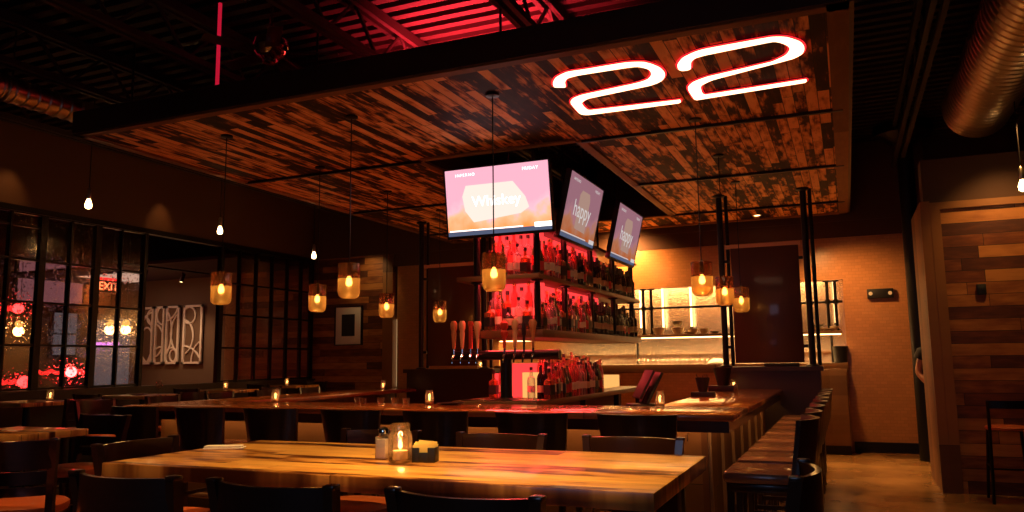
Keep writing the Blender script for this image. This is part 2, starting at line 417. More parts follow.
# open web joists along Y
k = 0
for X in (-14.2,-12.5,-10.8,-9.1,-7.4,-5.75,-4.1,-2.45,-.8,.9,2.6):
    mb = MB(); zt, zb = CEIL-.06, CEIL-.5
    for dx in (-.05, .05):
        mb.box(X+dx-.025, X+dx+.025, -1.5, 13.6, zt-.05, zt+.05); mb.box(X+dx-.025, X+dx+.025, -1.2, 13.4, zb-.03, zb+.03)
    yy = -1.2; f = 0
    while yy < 13.2:
        a = zb if f == 0 else zt; b = zt if f == 0 else zb
        mb.bar((X, yy, a), (X, yy+.42, b), .028); yy += .42; f = 1-f
    k += 1
    o = mb.build('trim_%d' % k, M_joist); tag(o, None, None, kind='structure')
    o['label'] = 'dark open-web roof joist, %s from the left under the metal deck' % ORD[k-1]; o['category'] = 'joist'
# back wall with the kitchen opening: X -6.1..0, z 1.36..2.72
WY = 13.75
mb = MB()
mb.box(-8.35, -6.1, WY, WY+.2, 0, 3.42); mb.box(-6.1, 0, WY, WY+.2, 2.73, 3.42)
mb.box(-6.1, 0, WY, WY+.2, 0, 1.35); mb.box(0, 1.12, WY, WY+.2, 0, 3.42)
S('wall_back', mb, M_tile, 'cream tiled back wall with the kitchen pass opening', 'wall')
mb = MB(); mb.box(-18, 1.3, WY-.05, WY+.3, 3.68, CEIL); mb.box(-8.5, 1.12, WY-.02, WY+.3, 3.42, 3.68)
S('trim_soffit', mb, M_soffit, 'dark brown soffit band above the back wall', 'wall')
mb = MB(); mb.box(0.02, 1.12, WY-.03, WY, 0, .16); mb.box(-8.3, -6.9, WY-.03, WY, 0, .16)
S('baseboard_back', mb, M_black, 'black baseboard along the tiled back wall', 'baseboard')
# wood plank wall at the back left, reaching behind the partition
mb = MB(); mb.box(-12.6, -8.62, WY, WY+.2, 0, 3.68)
S('wall_back_left', mb, M_woodwall, 'reclaimed wood plank wall behind the picture frame', 'wall')
mb = MB(); mb.box(-8.66, -8.42, WY-.06, WY+.2, 0, 3.68)
S('trim_post', mb, M_woodwall_y, 'wooden corner post at the right end of the plank wall', 'post')
mb = MB(); mb.box(-8.42, -8.35, WY+.14, WY+.2, 0, 3.42)
S('trim_reveal', mb, M_black, 'narrow dark reveal beside the wooden corner post', 'trim')
mb = MB(); mb.box(-18, -12.6, WY+.25, WY+.45, 0, 4.95)
S('wall_far_left', mb, M_grey, 'grey brown painted wall behind the cut-out wall panels', 'wall')
mb = MB(); mb.box(-12.75, -12.45, WY-.08, WY+.3, 0, 3.68)
S('trim_column', mb, M_tan, 'pale column at the left end of the plank wall', 'column')
# far left wall (street side)
mb = MB(); mb.box(-17.6, -17.4, -2, 14.2, 0, CEIL)
S('wall_left', mb, M_brownwall, 'dark brown street wall beyond the glass partition', 'wall')
# ceiling drop behind the partition
mb = MB(); mb.box(-17.4, -10.6, 11.6, 14.1, 3.5, 3.56); S('ceiling_side', mb, M_brownwall, 'dark lowered ceiling of the side room', 'ceiling')
# header above the partition
PX = -10.45
mb = MB(); mb.box(PX-.12, PX+.02, -1, WY, 3.70, CEIL)
S('wall_left_header', mb, M_soffit, 'dark brown wall band above the glass partition', 'wall')
mb = MB(); mb.box(PX-.09, PX+.09, -1, WY, 0, 1.12); mb.box(PX-.12, PX+.12, -1, WY, 1.12, 1.16)
S('wall_left_knee', mb, M_darkpanel, 'dark half wall under the glass partition', 'wall')
# right plank wall block
RW = .87
mb = MB(); mb.box(RW+.1, 5.0, 10, 10.18, 0, 3.22)
S('wall_right', mb, M_woodwall, 'reclaimed plank wall at the right of the room', 'wall')
mb = MB(); mb.box(RW, RW+.1, 9.97, 11.25, 0, 3.24)
S('wall_right_return', mb, M_woodwall_y, 'narrow end of the plank wall facing the bar', 'wall')
mb = MB(); mb.box(RW+.1, RW+.2, 9.965, 10.0, 0, 3.22); mb.box(RW+.2, 5.0, 9.965, 10, 3.14, 3.22)
S('trim_right', mb, M_woodwall_y, 'wooden corner board framing the right plank wall', 'trim')
mb = MB(); mb.box(RW+.05, 5.0, 10.1, 10.4, 3.24, 3.75); S('trim_right_beam', mb, M_soffit, 'dark brown beam above the right plank wall', 'beam')
mb = MB(); mb.box(1.05, 6, WY, WY+.2, 0, CEIL); S('wall_back_right', mb, M_brownwall, 'dark wall behind the right plank wall', 'wall')
# closing walls behind the camera and at the right
mb = MB(); mb.box(5.0, 5.2, -2, 14, 0, CEIL); S('wall_east', mb, M_brownwall, 'dark brown side wall at the far right', 'wall')

# kitchen beyond the pass
mb = MB(); mb.box(-7.2, .8, 15.6, 15.7, 0, 3.3); o = S('wall_kitchen', mb, M_stain, 'stainless steel kitchen wall behind the pass', 'wall')
mb = MB(); mb.box(-7.2, .8, WY+.2, 15.7, 3.25, 3.3); S('ceiling_kitchen', mb, M_tan, 'pale kitchen ceiling behind the pass', 'ceiling')
mb = MB(); mb.box(-7.3, -7.2, WY+.2, 15.7, 0, 3.3); S('wall_kitchen_left', mb, M_tan, 'tan kitchen side wall at the left', 'wall')
mb = MB(); mb.box(.8, .9, WY+.2, 15.7, 0, 3.3); S('wall_kitchen_right', mb, M_tan, 'tan kitchen side wall at the right', 'wall')

# ------------------------------------------------------------------ partition
MU_L = (6.1, 6.6, 7.08, 7.56, 8.0, 8.45, 8.88, 9.33); MU_R = (11.05, 11.52, 11.98, 12.44, 12.9, 13.34, 13.68)
RA = (1.18, 1.78, 2.38, 2.97, 3.62)
pt = thing('window_partition', 'black steel grid partition with seedy glass left of the bar', 'partition', (PX, 0, 0), kind='structure')
for MU, wide in ((MU_L, (7.56, 8.45)), (MU_R, (11.05,))):
    m = MB()
    for y in MU:
        w = .05 if y in wide else .015
        m.box(-.04, .04, y-w, y+w, 1.16, 3.66)
    for z in RA:
        m.box(-.03, .03, MU[0], MU[-1], z-.016, z+.016)
    m.build('frame_grid', M_steelblack, pt)
    g = MB()
    for a, b in zip(MU, MU[1:]):
        for c, d in zip(RA, RA[1:]):
            if MU is MU_R and False: continue
            g.box(-.004, .004, a+.02, b-.02, c+.016, d-.016)
    g.build('glass_panes', M_seedy, pt)
m = MB(); m.box(-.06, .06, -1, WY, 3.62, 3.70); m.build('top_rail', M_steelblack, pt)
m = MB(); m.box(-.04, .04, 13.66, 13.74, 1.16, 3.66); m.box(-.05,.05, 9.33-.03, 9.33+.03, 1.16, 3.66); m.build('end_post', M_steelblack, pt)
m = MB(); m.box(-.02, .02, 6.6, 7.56, 3.42, 3.45); m.build('upper_bar', M_steelblack, pt)

# side room: windows and neon on the street wall
def winthing(name, label, y0, y1, z0, z1, mat, bars=1):
    t = thing(name, label, 'window', (-17.38, (y0+y1)/2, z0), kind='structure')
    h = z1-z0; w = (y1-y0)/2
    m = MB(); m.box(0, .02, -w, w, 0, h); m.build('pane', mat, t)
    m = MB()
    for a, b, c, d in ((-w-.06, -w, -.06, h+.06), (w, w+.06, -.06, h+.06)): m.box(0, .08, a, b, c, d)
    m.box(0, .08, -w, w, -.06, 0); m.box(0, .08, -w, w, h, h+.06)
    for i in range(bars): m.box(.01, .06, -w, w, h*(i+1)/(bars+1)-.02, h*(i+1)/(bars+1)+.02)
    m.build('window_frame', M_black, t)
winthing('window_1', 'tall pale dusk window left of centre beyond the partition', 12.95, 13.6, 1.75, 2.75, M_dusk, 1)
winthing('window_2', 'large pink lit window high beyond the partition', 12.0, 13.7, 2.95, 3.95, M_pinkwin, 0)
winthing('window_3', 'pale dusk window low behind the red glow', 10.2, 11.4, .9, 2.2, M_dusk, 1)
def neonbar(label, pts, mat, r=.03, name='neon_tube'):
    m = MB(); m.tube(pts, r, 8); o = m.build(name, mat); return tag(o, label, 'neon light')
# ------------------------------------------------------------------ side-room wall screen (dividing wall seen through right-hand left bays)
mb = MB(); mb.box(-17.2, -15.95, 13.9, 13.96, .9, 2.6)
o = mb.build('wall_poster', M_dusk); tag(o, 'pale lit panel on the far wall left of the white cut-outs', 'panel')
neonbar('purple neon tube glowing on the street wall', [(-17.2, 13.9, 2.0), (-16.2, 13.82, 2.0)], M_purple, .05)
# exit sign
ex = thing('exit_sign', 'lit red exit sign seen through the partition glass', 'sign', (-14.0, 11.62, 2.97))
m = MB(); m.box(-.03, .03, -.22, .22, 0, .26, .005); m.build('sign_case', M_black, ex)
m = MB(); m.box(-.05, .05, -.24, .24, .26, .31, .005); m.build('sign_top', M_redneon, ex)
def text_obj(s, size, mat, parent, M, name='lettering', depth=.002, shear=0, space=1, align='CENTER'):
    cu = bpy.data.curves.new('t', 'FONT'); cu.body = s; cu.size = size; cu.extrude = depth; cu.align_x = align; cu.align_y = 'CENTER'
    cu.shear = shear; cu.space_character = space
    o = bpy.data.objects.new('t', cu); COL.objects.link(o)
    bpy.context.view_layer.update()
    dg = bpy.context.evaluated_depsgraph_get(); me = bpy.data.meshes.new_from_object(o.evaluated_get(dg))
    bpy.data.objects.remove(o); me.transform(M); me.materials.clear(); me.materials.append(mat)
    n = bpy.data.objects.new(name, me); COL.objects.link(n); n.parent = parent; return n
BX = Matrix(((0,0,1,0),(1,0,0,0),(0,1,0,0),(0,0,0,1)))   # text plane (x,y) -> world (y,z), facing +X
BY = Matrix(((1,0,0,0),(0,0,-1,0),(0,1,0,0),(0,0,0,1)))  # text facing -Y
to = text_obj('EXIT', .23, M_exitred, ex, Matrix.Translation((.033, 0, .13)) @ BX)

# art panels
for i, (x0, x1) in enumerate(((-15.68,-15.19),(-15.13,-14.84),(-14.78,-14.37),(-14.24,-13.66))):
    t = thing('cutout_wall_panel', ('white cut-out wall panel with looping bands, leftmost of four', 'narrow white cut-out wall panel with curved bands, second of four', 'white cut-out wall panel with crossing arcs, third of four', 'widest white cut-out wall panel with a ring at its top')[i], 'wall art', ((x0+x1)/2, 13.93, 1.50), group='white cut-out wall panels')
    w = (x1-x0)/2; h = 1.36; m = MB(); fr = .05
    m.box(-w, -w+fr, -.02, .02, 0, h); m.box(w-fr, w, -.02, .02, 0, h); m.box(-w, w, -.02, .02, 0, fr); m.box(-w, w, -.02, .02, h-fr, h)
    m.build('panel_frame', M_white, t)
    m = MB()
    def arc(cx, cz, rx, rz, a0, a1, tk=.022, n=26):
        P = []
        for k in range(n+2):
            a = R(a0+(a1-a0)*k/n); x = cx+rx*math.cos(a); z = cz+rz*math.sin(a)
            if k <= n and -w+.01 < x < w-.01 and .01 < z < h-.01: P.append((x, 0, z))
            else:
                if len(P) > 1: m.tube(P, tk, 8)
                P = []
    if i == 0: arc(.25,.62,.45,.62,60,300); arc(.05,.45,.22,.42,0,360); arc(-.1,.55,.35,.6,-90,90); arc(.2,1.12,.16,.18,0,360)
    if i == 1: arc(.1,1.15,.2,.22,0,360); arc(-.35,.55,.5,.45,-60,60); arc(.05,.1,.25,.3,0,180)
    if i == 2: arc(.32,.72,.36,.5,0,360); arc(-.38,.72,.36,.62,0,360); arc(0,.18,.18,.2,0,360); arc(-.3,1.4,.45,.4,-90,0); arc(.05,.2,.1,.14,0,360)
    if i == 3: arc(-.12,1.12,.19,.19,0,360); arc(-.3,.62,.32,.4,-70,90); arc(.32,.0,.33,.52,60,190); arc(.45,1.3,.22,.5,120,260); arc(-.34,.0,.6,.42,20,110)
    m.build('cutout_bands', M_white, t)
    m = MB(); m.box(-w+.02, w-.02, .022, .03, .02, h-.02); m.build('backing', M_grey, t)

# framed picture on the plank wall
t = thing('picture_frame', 'pale matted picture frame on the plank wall', 'picture', (-9.5, WY-.03, 1.86))
m = MB(); m.box(-.32, .32, -.01, .03, 0, .77, .004); m.build('mat_board', M_white, t)
m = MB(); m.box(-.16, .16, -.016, -.008, .17, .62); m.build('photo', M_labelb, t)
m = MB()
for a in ((-.34,-.31,-.02,.03,-.01,.78),(.31,.34,-.02,.03,-.01,.78),(-.34,.34,-.02,.03,-.02,.0),(-.34,.34,-.02,.03,.77,.79)): m.box(*a)
m.build('frame_moulding', M_black, t)
m = MB(); m.box(-8.415, -8.355, WY+.10, WY+.13, 1.0, 2.35); tag(m.build('light_panel', M_slit), 'narrow bright vertical light beside the wooden post', 'light')

# ================================================================== CANOPY
CZ = 3.8
CX0, CX1, CY0, CY1 = -7.0, .155, 5.33, 13.6
OX0, OX1, OY0, OY1 = -4.36, -2.5, 7.74, 12.5
cn = thing('plank_canopy', 'reclaimed wood plank canopy hanging over the bar', 'canopy', (0,0,0))
SX = [CX0, OX0, OX1, CX1]; SY = [CY0, OY0, 10.08, OY1, CY1]
m = MB()
m.box(CX0, OX0, CY0, CY1, CZ, CZ+.05); m.box(OX1, CX1, CY0, CY1, CZ, CZ+.05); m.box(OX0, OX1, CY0, OY0, CZ, CZ+.05); m.box(OX0, OX1, OY1, CY1, CZ, CZ+.05)
m.build('plank_field', M_canopy, cn)
m = MB(); w = .09
for X0, X1, Y0, Y1 in ((CX0, CX0+w, CY0, CY1), (CX1-.14, CX1, CY0, CY1), (OX1, OX1+w, OY0, OY1), (OX0-w, OX0, OY0, OY1)):
    m.box(X0, X1, Y0, Y1, CZ-.022, CZ+.002)
m.build('edge_trim', M_canopy_trim, cn)
m = MB()
for X0, X1, Y0, Y1 in ((CX0, CX1, CY0, CY0+w), (CX0, CX1, CY1-w, CY1), (OX0, OX1, OY0-w, OY0), (OX0, OX1, OY1, OY1+w)):
    m.box(X0, X1, Y0, Y1, CZ-.022, CZ+.002)
m.build('cross_trim', M_canopy_trimx, cn)
m = MB()
for Y in (OY0, 10.08, OY1):
    for a, b in ((CX0, OX0), (OX1, CX1)):
        m.box(a+.05, b-.05, Y-.02, Y+.02, CZ-.03, CZ+.004)
m.build('seam_bar', M_steelblack, cn)
m = MB()
for a in ((CX0-.03, CX0, CY0, CY1), (CX1, CX1+.03, CY0, CY1), (CX0, CX1, CY0-.03, CY0), (CX0, CX1, CY1, CY1+.03), (OX0, OX0+.03, OY0, OY1), (OX1-.03, OX1, OY0, OY1), (OX0, OX1, OY0, OY0+.03), (OX0, OX1, OY1-.03, OY1)):
    m.box(*a, CZ-.01, CZ+.22)
m.build('fascia', M_darkpanel, cn)
m = MB()
for X in (CX0+.3, OX0, OX1, CX1-.3):
    for Y in (CY0+.4, OY0, 10.1, OY1): m.tube([(X, Y, CZ+.05), (X, Y, CEIL)], .012, 6)
m.build('hanger_rod', M_black, cn)

# "22" sign fixed under the canopy
def cr(pts, n=5):
    """closed smooth curve whose tangents never exceed the shorter neighbour, so corners do not overshoot"""
    P = [Vector(p) for p in pts]; N = len(P); T = []; out = []
    for i in range(N):
        a, b = P[i]-P[i-1], P[(i+1) % N]-P[i]; d = (P[(i+1) % N]-P[i-1])
        if d.length < 1e-9: T.append(Vector((0, 0))); continue
        T.append(d.normalized()*min(a.length, b.length)*.9)
    for i in range(N):
        p, q, t0, t1 = P[i], P[(i+1) % N], T[i], T[(i+1) % N]
        for k in range(n):
            t = k/n; out.append(tuple(p*(2*t**3-3*t*t+1)+t0*(t**3-2*t*t+t)+q*(-2*t**3+3*t*t)+t1*(t**3-t*t)))
    return out
D1 = [(495,351),(487,335),(500,312),(545,290),(620,278),(780,252),(860,250),(920,270),(945,297),(930,325),(880,345),(640,395),(613,411),(620,428),(640,442),(1000,400),(1008,408),(995,415),(640,461),(600,458),(575,435),(558,412),(570,395),(610,380),(820,335),(865,320),(880,300),(870,280),(830,270),(780,275),(600,303),(555,315),(545,330),(545,351)]
D2 = [(150,280),(145,262),(165,235),(215,210),(270,195),(520,150),(590,150),(645,168),(663,190),(655,215),(620,235),(560,252),(300,320),(255,340),(248,352),(262,380),(665,318),(672,325),(660,333),(230,402),(212,398),(190,365),(188,350),(210,330),(270,308),(520,250),(575,225),(592,205),(590,190),(570,178),(530,170),(270,222),(225,235),(210,250),(206,278),(170,286)]
sg = thing('neon_number_sign', 'glowing number twenty-two sign fixed under the plank canopy', 'sign', (0,0,0))
for D, ox in ((D1, 430), (D2, 640)):
    pts = cr(D, 5)
    W = [atz(ox+x/4, y/4, CZ-.03) for x, y in pts]
    face = [(p.x, p.y) for p in W]
    cxm = sum(p[0] for p in face)/len(face); cym = sum(p[1] for p in face)/len(face)
    # outward offset for the red return edge
    area = sum(face[i-1][0]*face[i][1]-face[i][0]*face[i-1][1] for i in range(len(face)))
    sgn = 1 if area > 0 else -1
    off = []; ins = []
    for i in range(len(face)):
        a, b = Vector(face[i-1]), Vector(face[(i+1) % len(face)]); d = (b-a)
        if d.length < 1e-6: d = Vector((1, 0))
        d.normalize(); nrm = Vector((d.y, -d.x))*sgn; off.append((face[i][0]+nrm.x*.004, face[i][1]+nrm.y*.004)); ins.append((face[i][0]-nrm.x*.011, face[i][1]-nrm.y*.011))
    m = MB(); m.prism(ins, CZ-.03, CZ-.022); m.build('numeral_face', M_signcore, sg, sharp=20)
    m = MB(); m.prism(off, CZ-.0225, CZ-.015); m.build('numeral_side', M_signred, sg, sharp=20)
    m = MB(); m.prism(ins, CZ-.0155, CZ-.001); m.build('backplate', M_black, sg, sharp=20)

# recessed downlight in the canopy
t = thing('recessed_downlight', 'small recessed downlight in the right rear of the canopy', 'light', tuple(atz(757, 215, CZ)))
m = MB(); m.lathe([(.07,0),(.07,-.012),(.05,-.012),(.05,-.002)], n=20, cap=False); m.build('trim_ring', M_white, t)
m = MB(); m.lathe([(0,-.004),(.05,-.004)], n=20, cap=False); m.build('lens', M_filament, t)

# ================================================================== POLES + SCREEN PANELS + HALF WALLS
HY = 11.33
for X, lab in ((-1.56, 'black pole at the left of the right dark panel'), (-.43, 'black pole at the right of the right dark panel'), (-6.42, 'black pole at the left of the left dark panel'), (-5.28, 'black pole at the right of the left dark panel')):
    t = thing('support_pole', lab, 'pole', (X, HY, 1.37), group='poles rising from the half walls to the canopy')
    m = MB(); m.tube([(0,0,.01), (0,0,2.43)], .042, 14); m.build('pole_shaft', M_steelblack, t)
    m = MB(); m.tube([(.085,.07,.01), (.085,.07,2.43)], .026, 12); m.build('side_pipe', M_steelblack, t)
    m = MB(); m.lathe([(.085,0),(.085,.015),(.05,.03)], n=16); m.lathe([(.05,2.39),(.085,2.41),(.085,2.43)], n=16); m.build('pole_flange', M_steelblack, t)
for x0, x1, lab in ((-1.47,-.53,'tall dark brown panel hanging between the right pair of poles'), (-6.33,-5.39,'tall dark brown panel hanging between the left pair of poles')):
    t = thing('screen_board', lab, 'screen', ((x0+x1)/2, HY, 1.42)); w = (x1-x0)/2
    m = MB(); m.box(-w+.04, w, -.02, .02, 0, 1.60, .004); m.build('panel_board', M_board, t)
    m = MB(); m.box(-w-.03, w+.03, -.025, .025, 1.60, 1.65); m.build('top_batten', M_pale, t)
    m = MB()
    for s in (-1, 1):
        for z in (.2, 1.4): m.box(s*(w+.02)-.035, s*(w+.02)+.035, -.015, .015, z, z+.04)
    m.build('clamp', M_steelblack, t)
for x0, x1, lab, nm in ((-1.62,-.34,'wall_half_right','dark wood half wall closing the right end of the bar'), (-6.62,-5.1,'wall_half_left','dark wood half wall closing the left end of the bar')):
    m = MB(); m.box(x0, x1, HY-.12, HY+.14, 0, 1.31); m.box(x0-.04, x1+.04, HY-.17, HY+.19, 1.31, 1.37)
    z = 1.12
    S(lab, m, M_darkpanel, nm, 'half wall')
mm = MB(); mm.box(-1.05, -.6, HY-.1, HY+.08, 1.371, 1.415, .006)
tag(mm.build('speaker_bar', M_plast), 'flat black box on the right half wall', 'box')

# ================================================================== BAR COUNTER
BX0, BX1, BY0, BYI, BZ = -7.15, -.82, 6.2, 7.15, 1.07
bc = thing('bar_counter', 'long lacquered wood bar counter wrapping around the bottle tower', 'bar', (0,0,0))
def taper(mb, prof): pass
m = MB(); m.box(BX0, BX1, BY0, BYI, BZ-.055, BZ, .014); m.build('front_top', M_bartop, bc)
m = MB(); m.box(-1.62, BX1, BYI, HY-.18, BZ-.055, BZ, .010); m.build('right_top', M_bartop_y, bc)
m = MB(); m.box(BX0, -6.4, BYI, HY-.18, BZ-.055, BZ, .010); m.build('left_top', M_bartop_y, bc)
m = MB(); e = .085
m.box(BX0+.04, BX1-.04, BY0+.03, BY0+.08, BZ-.055-e, BZ-.055); m.box(BX1-.09, BX1-.04, BY0+.08, HY-.18, BZ-.055-e, BZ-.055); m.box(BX0+.04, BX0+.09, BY0+.08, HY-.18, BZ-.055-e, BZ-.055)
m.build('edge_apron', M_dark, bc)
# bar front: two light bands and boards
fy = BY0+.30
m = MB(); m.box(BX0+.3, BX1-.3, fy, fy+.05, 0, 1.015); m.box(BX0+.3,BX1-.3, fy+.05, BYI-.1, .1, .95); m.build('front_panel', M_barfront, bc)
m = MB(); m.box(BX0+.3, BX1-.3, fy-.03, fy, .955, .995); m.build('light_band', M_band, bc)
m = MB(); m.box(BX0+.3, BX1-.3, fy-.012, fy, .925, .950); m.box(BX0+.3, BX1-.3, fy-.06, fy, 0, .12); m.build('dark_band', M_dark, bc)
m = MB(); m.box(BX1-.30, BX1-.25, fy, HY-.13, 0, 1.015); m.build('side_panel', M_barfront_y, bc)
m = MB(); m.box(BX0+.25, BX0+.30, fy, HY-.13, 0, 1.015); m.build('side_panel', M_barfront_y, bc)
m = MB()
for k in range(8):
    y = fy+.02+k*.68; m.box(BX1-.255, BX1-.225, y, y+.03, .12, 1.012)
m.build('side_batten', M_band, bc)
m = MB(); m.tube([(BX0-.02, BY0+.1, .2), (BX0-.02, BY0+.02, .2), (BX1-.0, BY0+.02, .2), (BX1-.0, HY-.3, .2)], .025, 8)
for x in (-6.5,-5.5,-4.5,-3.5,-2.5,-1.5): m.tube([(x, BY0+.02, .2), (x, fy, .2)], .012, 6)
m.build('foot_rail', M_band, bc)
# hooks and outlet plates on the front
m = MB()
for x in (-5.32, -3.2, -1.9, -1.22): m.tube([(x, fy-.001, .90), (x, fy-.05, .89), (x, fy-.06, .84), (x, fy-.035, .82)], .006, 6)
m.build('bag_hook', M_chrome, bc)
m = MB(); m.box(-5.36,-5.24, fy-.012, fy-.0, .80, .88, .003); m.build('outlet_plate', M_plast, bc)

# ================================================================== BOTTLE TOWER ISLAND
IX0, IX1, IY0, IY1 = -3.85, -2.9, 7.45, 12.0
isl = thing('back_bar_island', 'back bar cabinet with thick wooden counter under the bottle shelves', 'back bar', (0,0,0))
m = MB(); m.box(IX0, IX1, IY0, IY1, 1.02, 1.08, .006); m.build('worktop', M_shelf, isl)
m = MB(); m.box(IX0+.22, IX1-.28, IY0+.3, IY1-.3, 0, 1.02); m.build('cabinet_body', M_darkpanel, isl)
m = MB()
for y in (IY0+.1, 9.2, 10.7, IY1-.1):
    for x in (IX0+.07, IX1-.07): m.box(x-.035, x+.035, y-.035, y+.035, 0, 1.02)
m.build('leg', M_black, isl)
tw = thing('bottle_tower', 'tall shelf tower full of bottles with red back lighting', 'shelf', (0,0,0))
m = MB(); m.box(-3.70, IX1, 7.66, 11.95, 1.735, 1.815, .004); m.build('lower_shelf', M_shelf, tw)
m = MB(); m.box(-3.86, IX1, 7.58, 11.95, 2.345, 2.395, .004); m.build('middle_shelf', M_shelf, tw)
m = MB(); m.box(-3.74, IX1-.04, 7.62, 11.95, 2.93, 2.965, .004); m.build('top_deck', M_dark, tw)
PYS = (7.72, 8.6, 9.62, 10.66, 11.68)
for X in (-2.975, -3.68):
    for Y in PYS:
        m = MB(); m.tube([(X, Y, 1.815), (X, Y, 2.93)], .036, 12)
        for z in (1.815, 2.396, 2.90):
            m.lathe([(.068, z), (.068, z+.014), (.038, z+.02)], (X, Y, 0), 14)
        for z in (2.33,): m.lathe([(.038, z-.012), (.068, z-.002), (.068, z+.014)], (X, Y, 0), 14)
        m.build('shelf_post', M_steelblack, tw)
m = MB()
for X in (-2.975, -3.68):
    for Y in (PYS[0], PYS[2], PYS[4]): m.tube([(X-.2*(1 if X > -3.3 else -1), Y+.45 if Y < 11 else Y, 2.965), (X-.2*(1 if X > -3.3 else -1), Y+.45 if Y < 11 else Y, CEIL)], .018, 8)
m.build('ceiling_hanger', M_black, tw)
m = MB()
for z in (1.8155, 2.3955): m.box(-3.63, -3.05, 7.94, 8.05, z, z+.078, .002); m.box(-3.155, -3.045, 8.1, 11.9, z, z+.053, .002)
m.build('inner_riser', M_dark, tw)
# light boxes behind the bottles
m = MB(); m.box(-3.50, -3.17, 8.05, 10.6, 1.82, 2.34, .004); m.build('lower_light_box', M_redem, tw)
m = MB(); m.box(-3.50, -3.17, 8.05, 10.6, 2.40, 2.925, .004); m.build('upper_light_box', M_redem, tw)
m = MB(); m.box(-3.50, -3.27, 8.25, 9.45, 1.083, 1.46, .004); m.build('counter_light_box', M_redem, tw)
m = MB(); m.box(-3.46, -3.2, 9.5, 11.7, 1.083, 1.26, .004); m.build('warm_light_box', M_warmem, tw)
m = MB(); m.box(-3.34, -3.14, 8.16, 8.25, 1.083, 1.36, .004); m.build('front_light_panel', M_warmem, tw)
for z0, z1, nm in ((1.82,2.34,'lower_front_panel'),(2.40,2.925,'upper_front_panel')):
    m = MB(); m.box(-3.63, -3.03, 8.07, 8.09, z0, z1, .002); m.build(nm, M_redem, tw)
m = MB(); m.box(-3.70, -3.44, 8.2, 8.25, 1.083, 1.35, .002); m.build('red_front_panel', M_redem, tw)
m = MB(); m.box(-3.27, -3.11, 8.26, 10.2, 1.081, 1.16, .003); m.build('bottle_step', M_redem, tw)
m = MB()
for z in (1.822, 2.402):
    m.box(-3.165, -3.155, 8.05, 10.6, z, z+.012); m.box(-3.50, -3.17, 8.035, 8.045, z, z+.012)
m.build('red_strip', M_ledred, tw)

# ------------------------------------------------------------------ bottles
def bottle(name, kind):
    t = thing(name, 'x', 'bottle', (0,0,-50))
    m = MB(); lab = MB(); cap = MB()
    if kind == 'liquor':
        m.lathe([(.034,0),(.038,.006),(.038,.17),(.034,.195),(.015,.215),(.0135,.27)], n=12)
        lab.lathe([(.0388,.06),(.0388,.12)], n=12, cap=False); cap.lathe([(.0155,.268),(.0155,.295)], n=10)
        mats = (G_clear, M_label, M_cap)
    elif kind == 'whiskey':
        m.box(-.037,.037,-.037,.037,0,.17,.01); m.lathe([(.034,.168),(.014,.19),(.0135,.24)], n=12)
        lab.box(-.0378,.0378,-.0378,.0378,.04,.125); cap.lathe([(.0165,.238),(.0165,.27)], n=10)
        mats = (G_amber, M_labelb, M_cap)
    elif kind == 'slim':
        m.lathe([(.03,0),(.033,.006),(.033,.21),(.028,.24),(.013,.265),(.0125,.31)], n=12)
        lab.lathe([(.0337,.06),(.0337,.13)], n=12, cap=False); cap.lathe([(.0145,.308),(.0145,.335)], n=10)
        mats = (G_rose, M_label, M_capg)
    elif kind == 'wine':
        m.lathe([(.033,0),(.037,.006),(.037,.19),(.031,.215),(.0145,.245),(.0135,.30)], n=12)
        lab.lathe([(.0377,.06),(.0377,.125)], n=12, cap=False); cap.lathe([(.0155,.25),(.015,.312)], n=10)
        mats = (G_dark, M_labeld, M_cap)
    elif kind == 'round':
        m.lathe([(.05,0),(.062,.02),(.066,.09),(.058,.14),(.03,.175),(.016,.19),(.015,.22)], n=16)
        lab.lathe([(.0655,.05),(.0672,.09),(.062,.125)], n=16, cap=False); cap.lathe([(.02,.218),(.02,.25)], n=10)
        mats = (G_dark, M_labeld, M_cap)
    else:
        m.lathe([(.034,0),(.039,.006),(.039,.15),(.030,.185),(.0145,.225),(.0135,.275)], n=12)
        lab.lathe([(.0397,.04),(.0397,.12)], n=12, cap=False); cap.lathe([(.0155,.272),(.0155,.30)], n=10)
        mats = (G_green, M_labelr, M_capg)
    m.build('bottle_body', mats[0], t); lab.build('paper_label', mats[1], t); cap.build('bottle_cap', mats[2], t)
    return t
KD = {'liquor':'clear liquor bottle with cream label', 'whiskey':'square amber whiskey bottle', 'slim':'tall slim rose bottle', 'wine':'dark wine bottle with pale label', 'round':'round black bottle with pale label', 'green':'green bottle with red label'}
PR = {k: bottle(k+'_bottle' if k != 'liquor' else 'clear_bottle', k) for k in KD}
USED = set()
def put(kind, x, y, z, label, group, sc=1):
    p = PR[kind]
    if kind not in USED:
        USED.add(kind); p.location = (x, y, z); p.rotation_euler = (0,0,random.uniform(-.3,.3)); p['label'] = label; p['group'] = group; return
    dup(p, (x, y, z), random.uniform(-.3,.3), label, group, sc)
CHK = {}
for k, p in PR.items():
    CH[p.name] = [(x, []) for x in COL.objects if x.parent == p]
def pick(y):
    if y < 8.7: return random.choice(['liquor','liquor','whiskey','slim','green','slim'])
    if y < 9.6: return random.choice(['liquor','wine','slim','green','whiskey'])
    return random.choice(['wine','wine','wine','wine','green'])
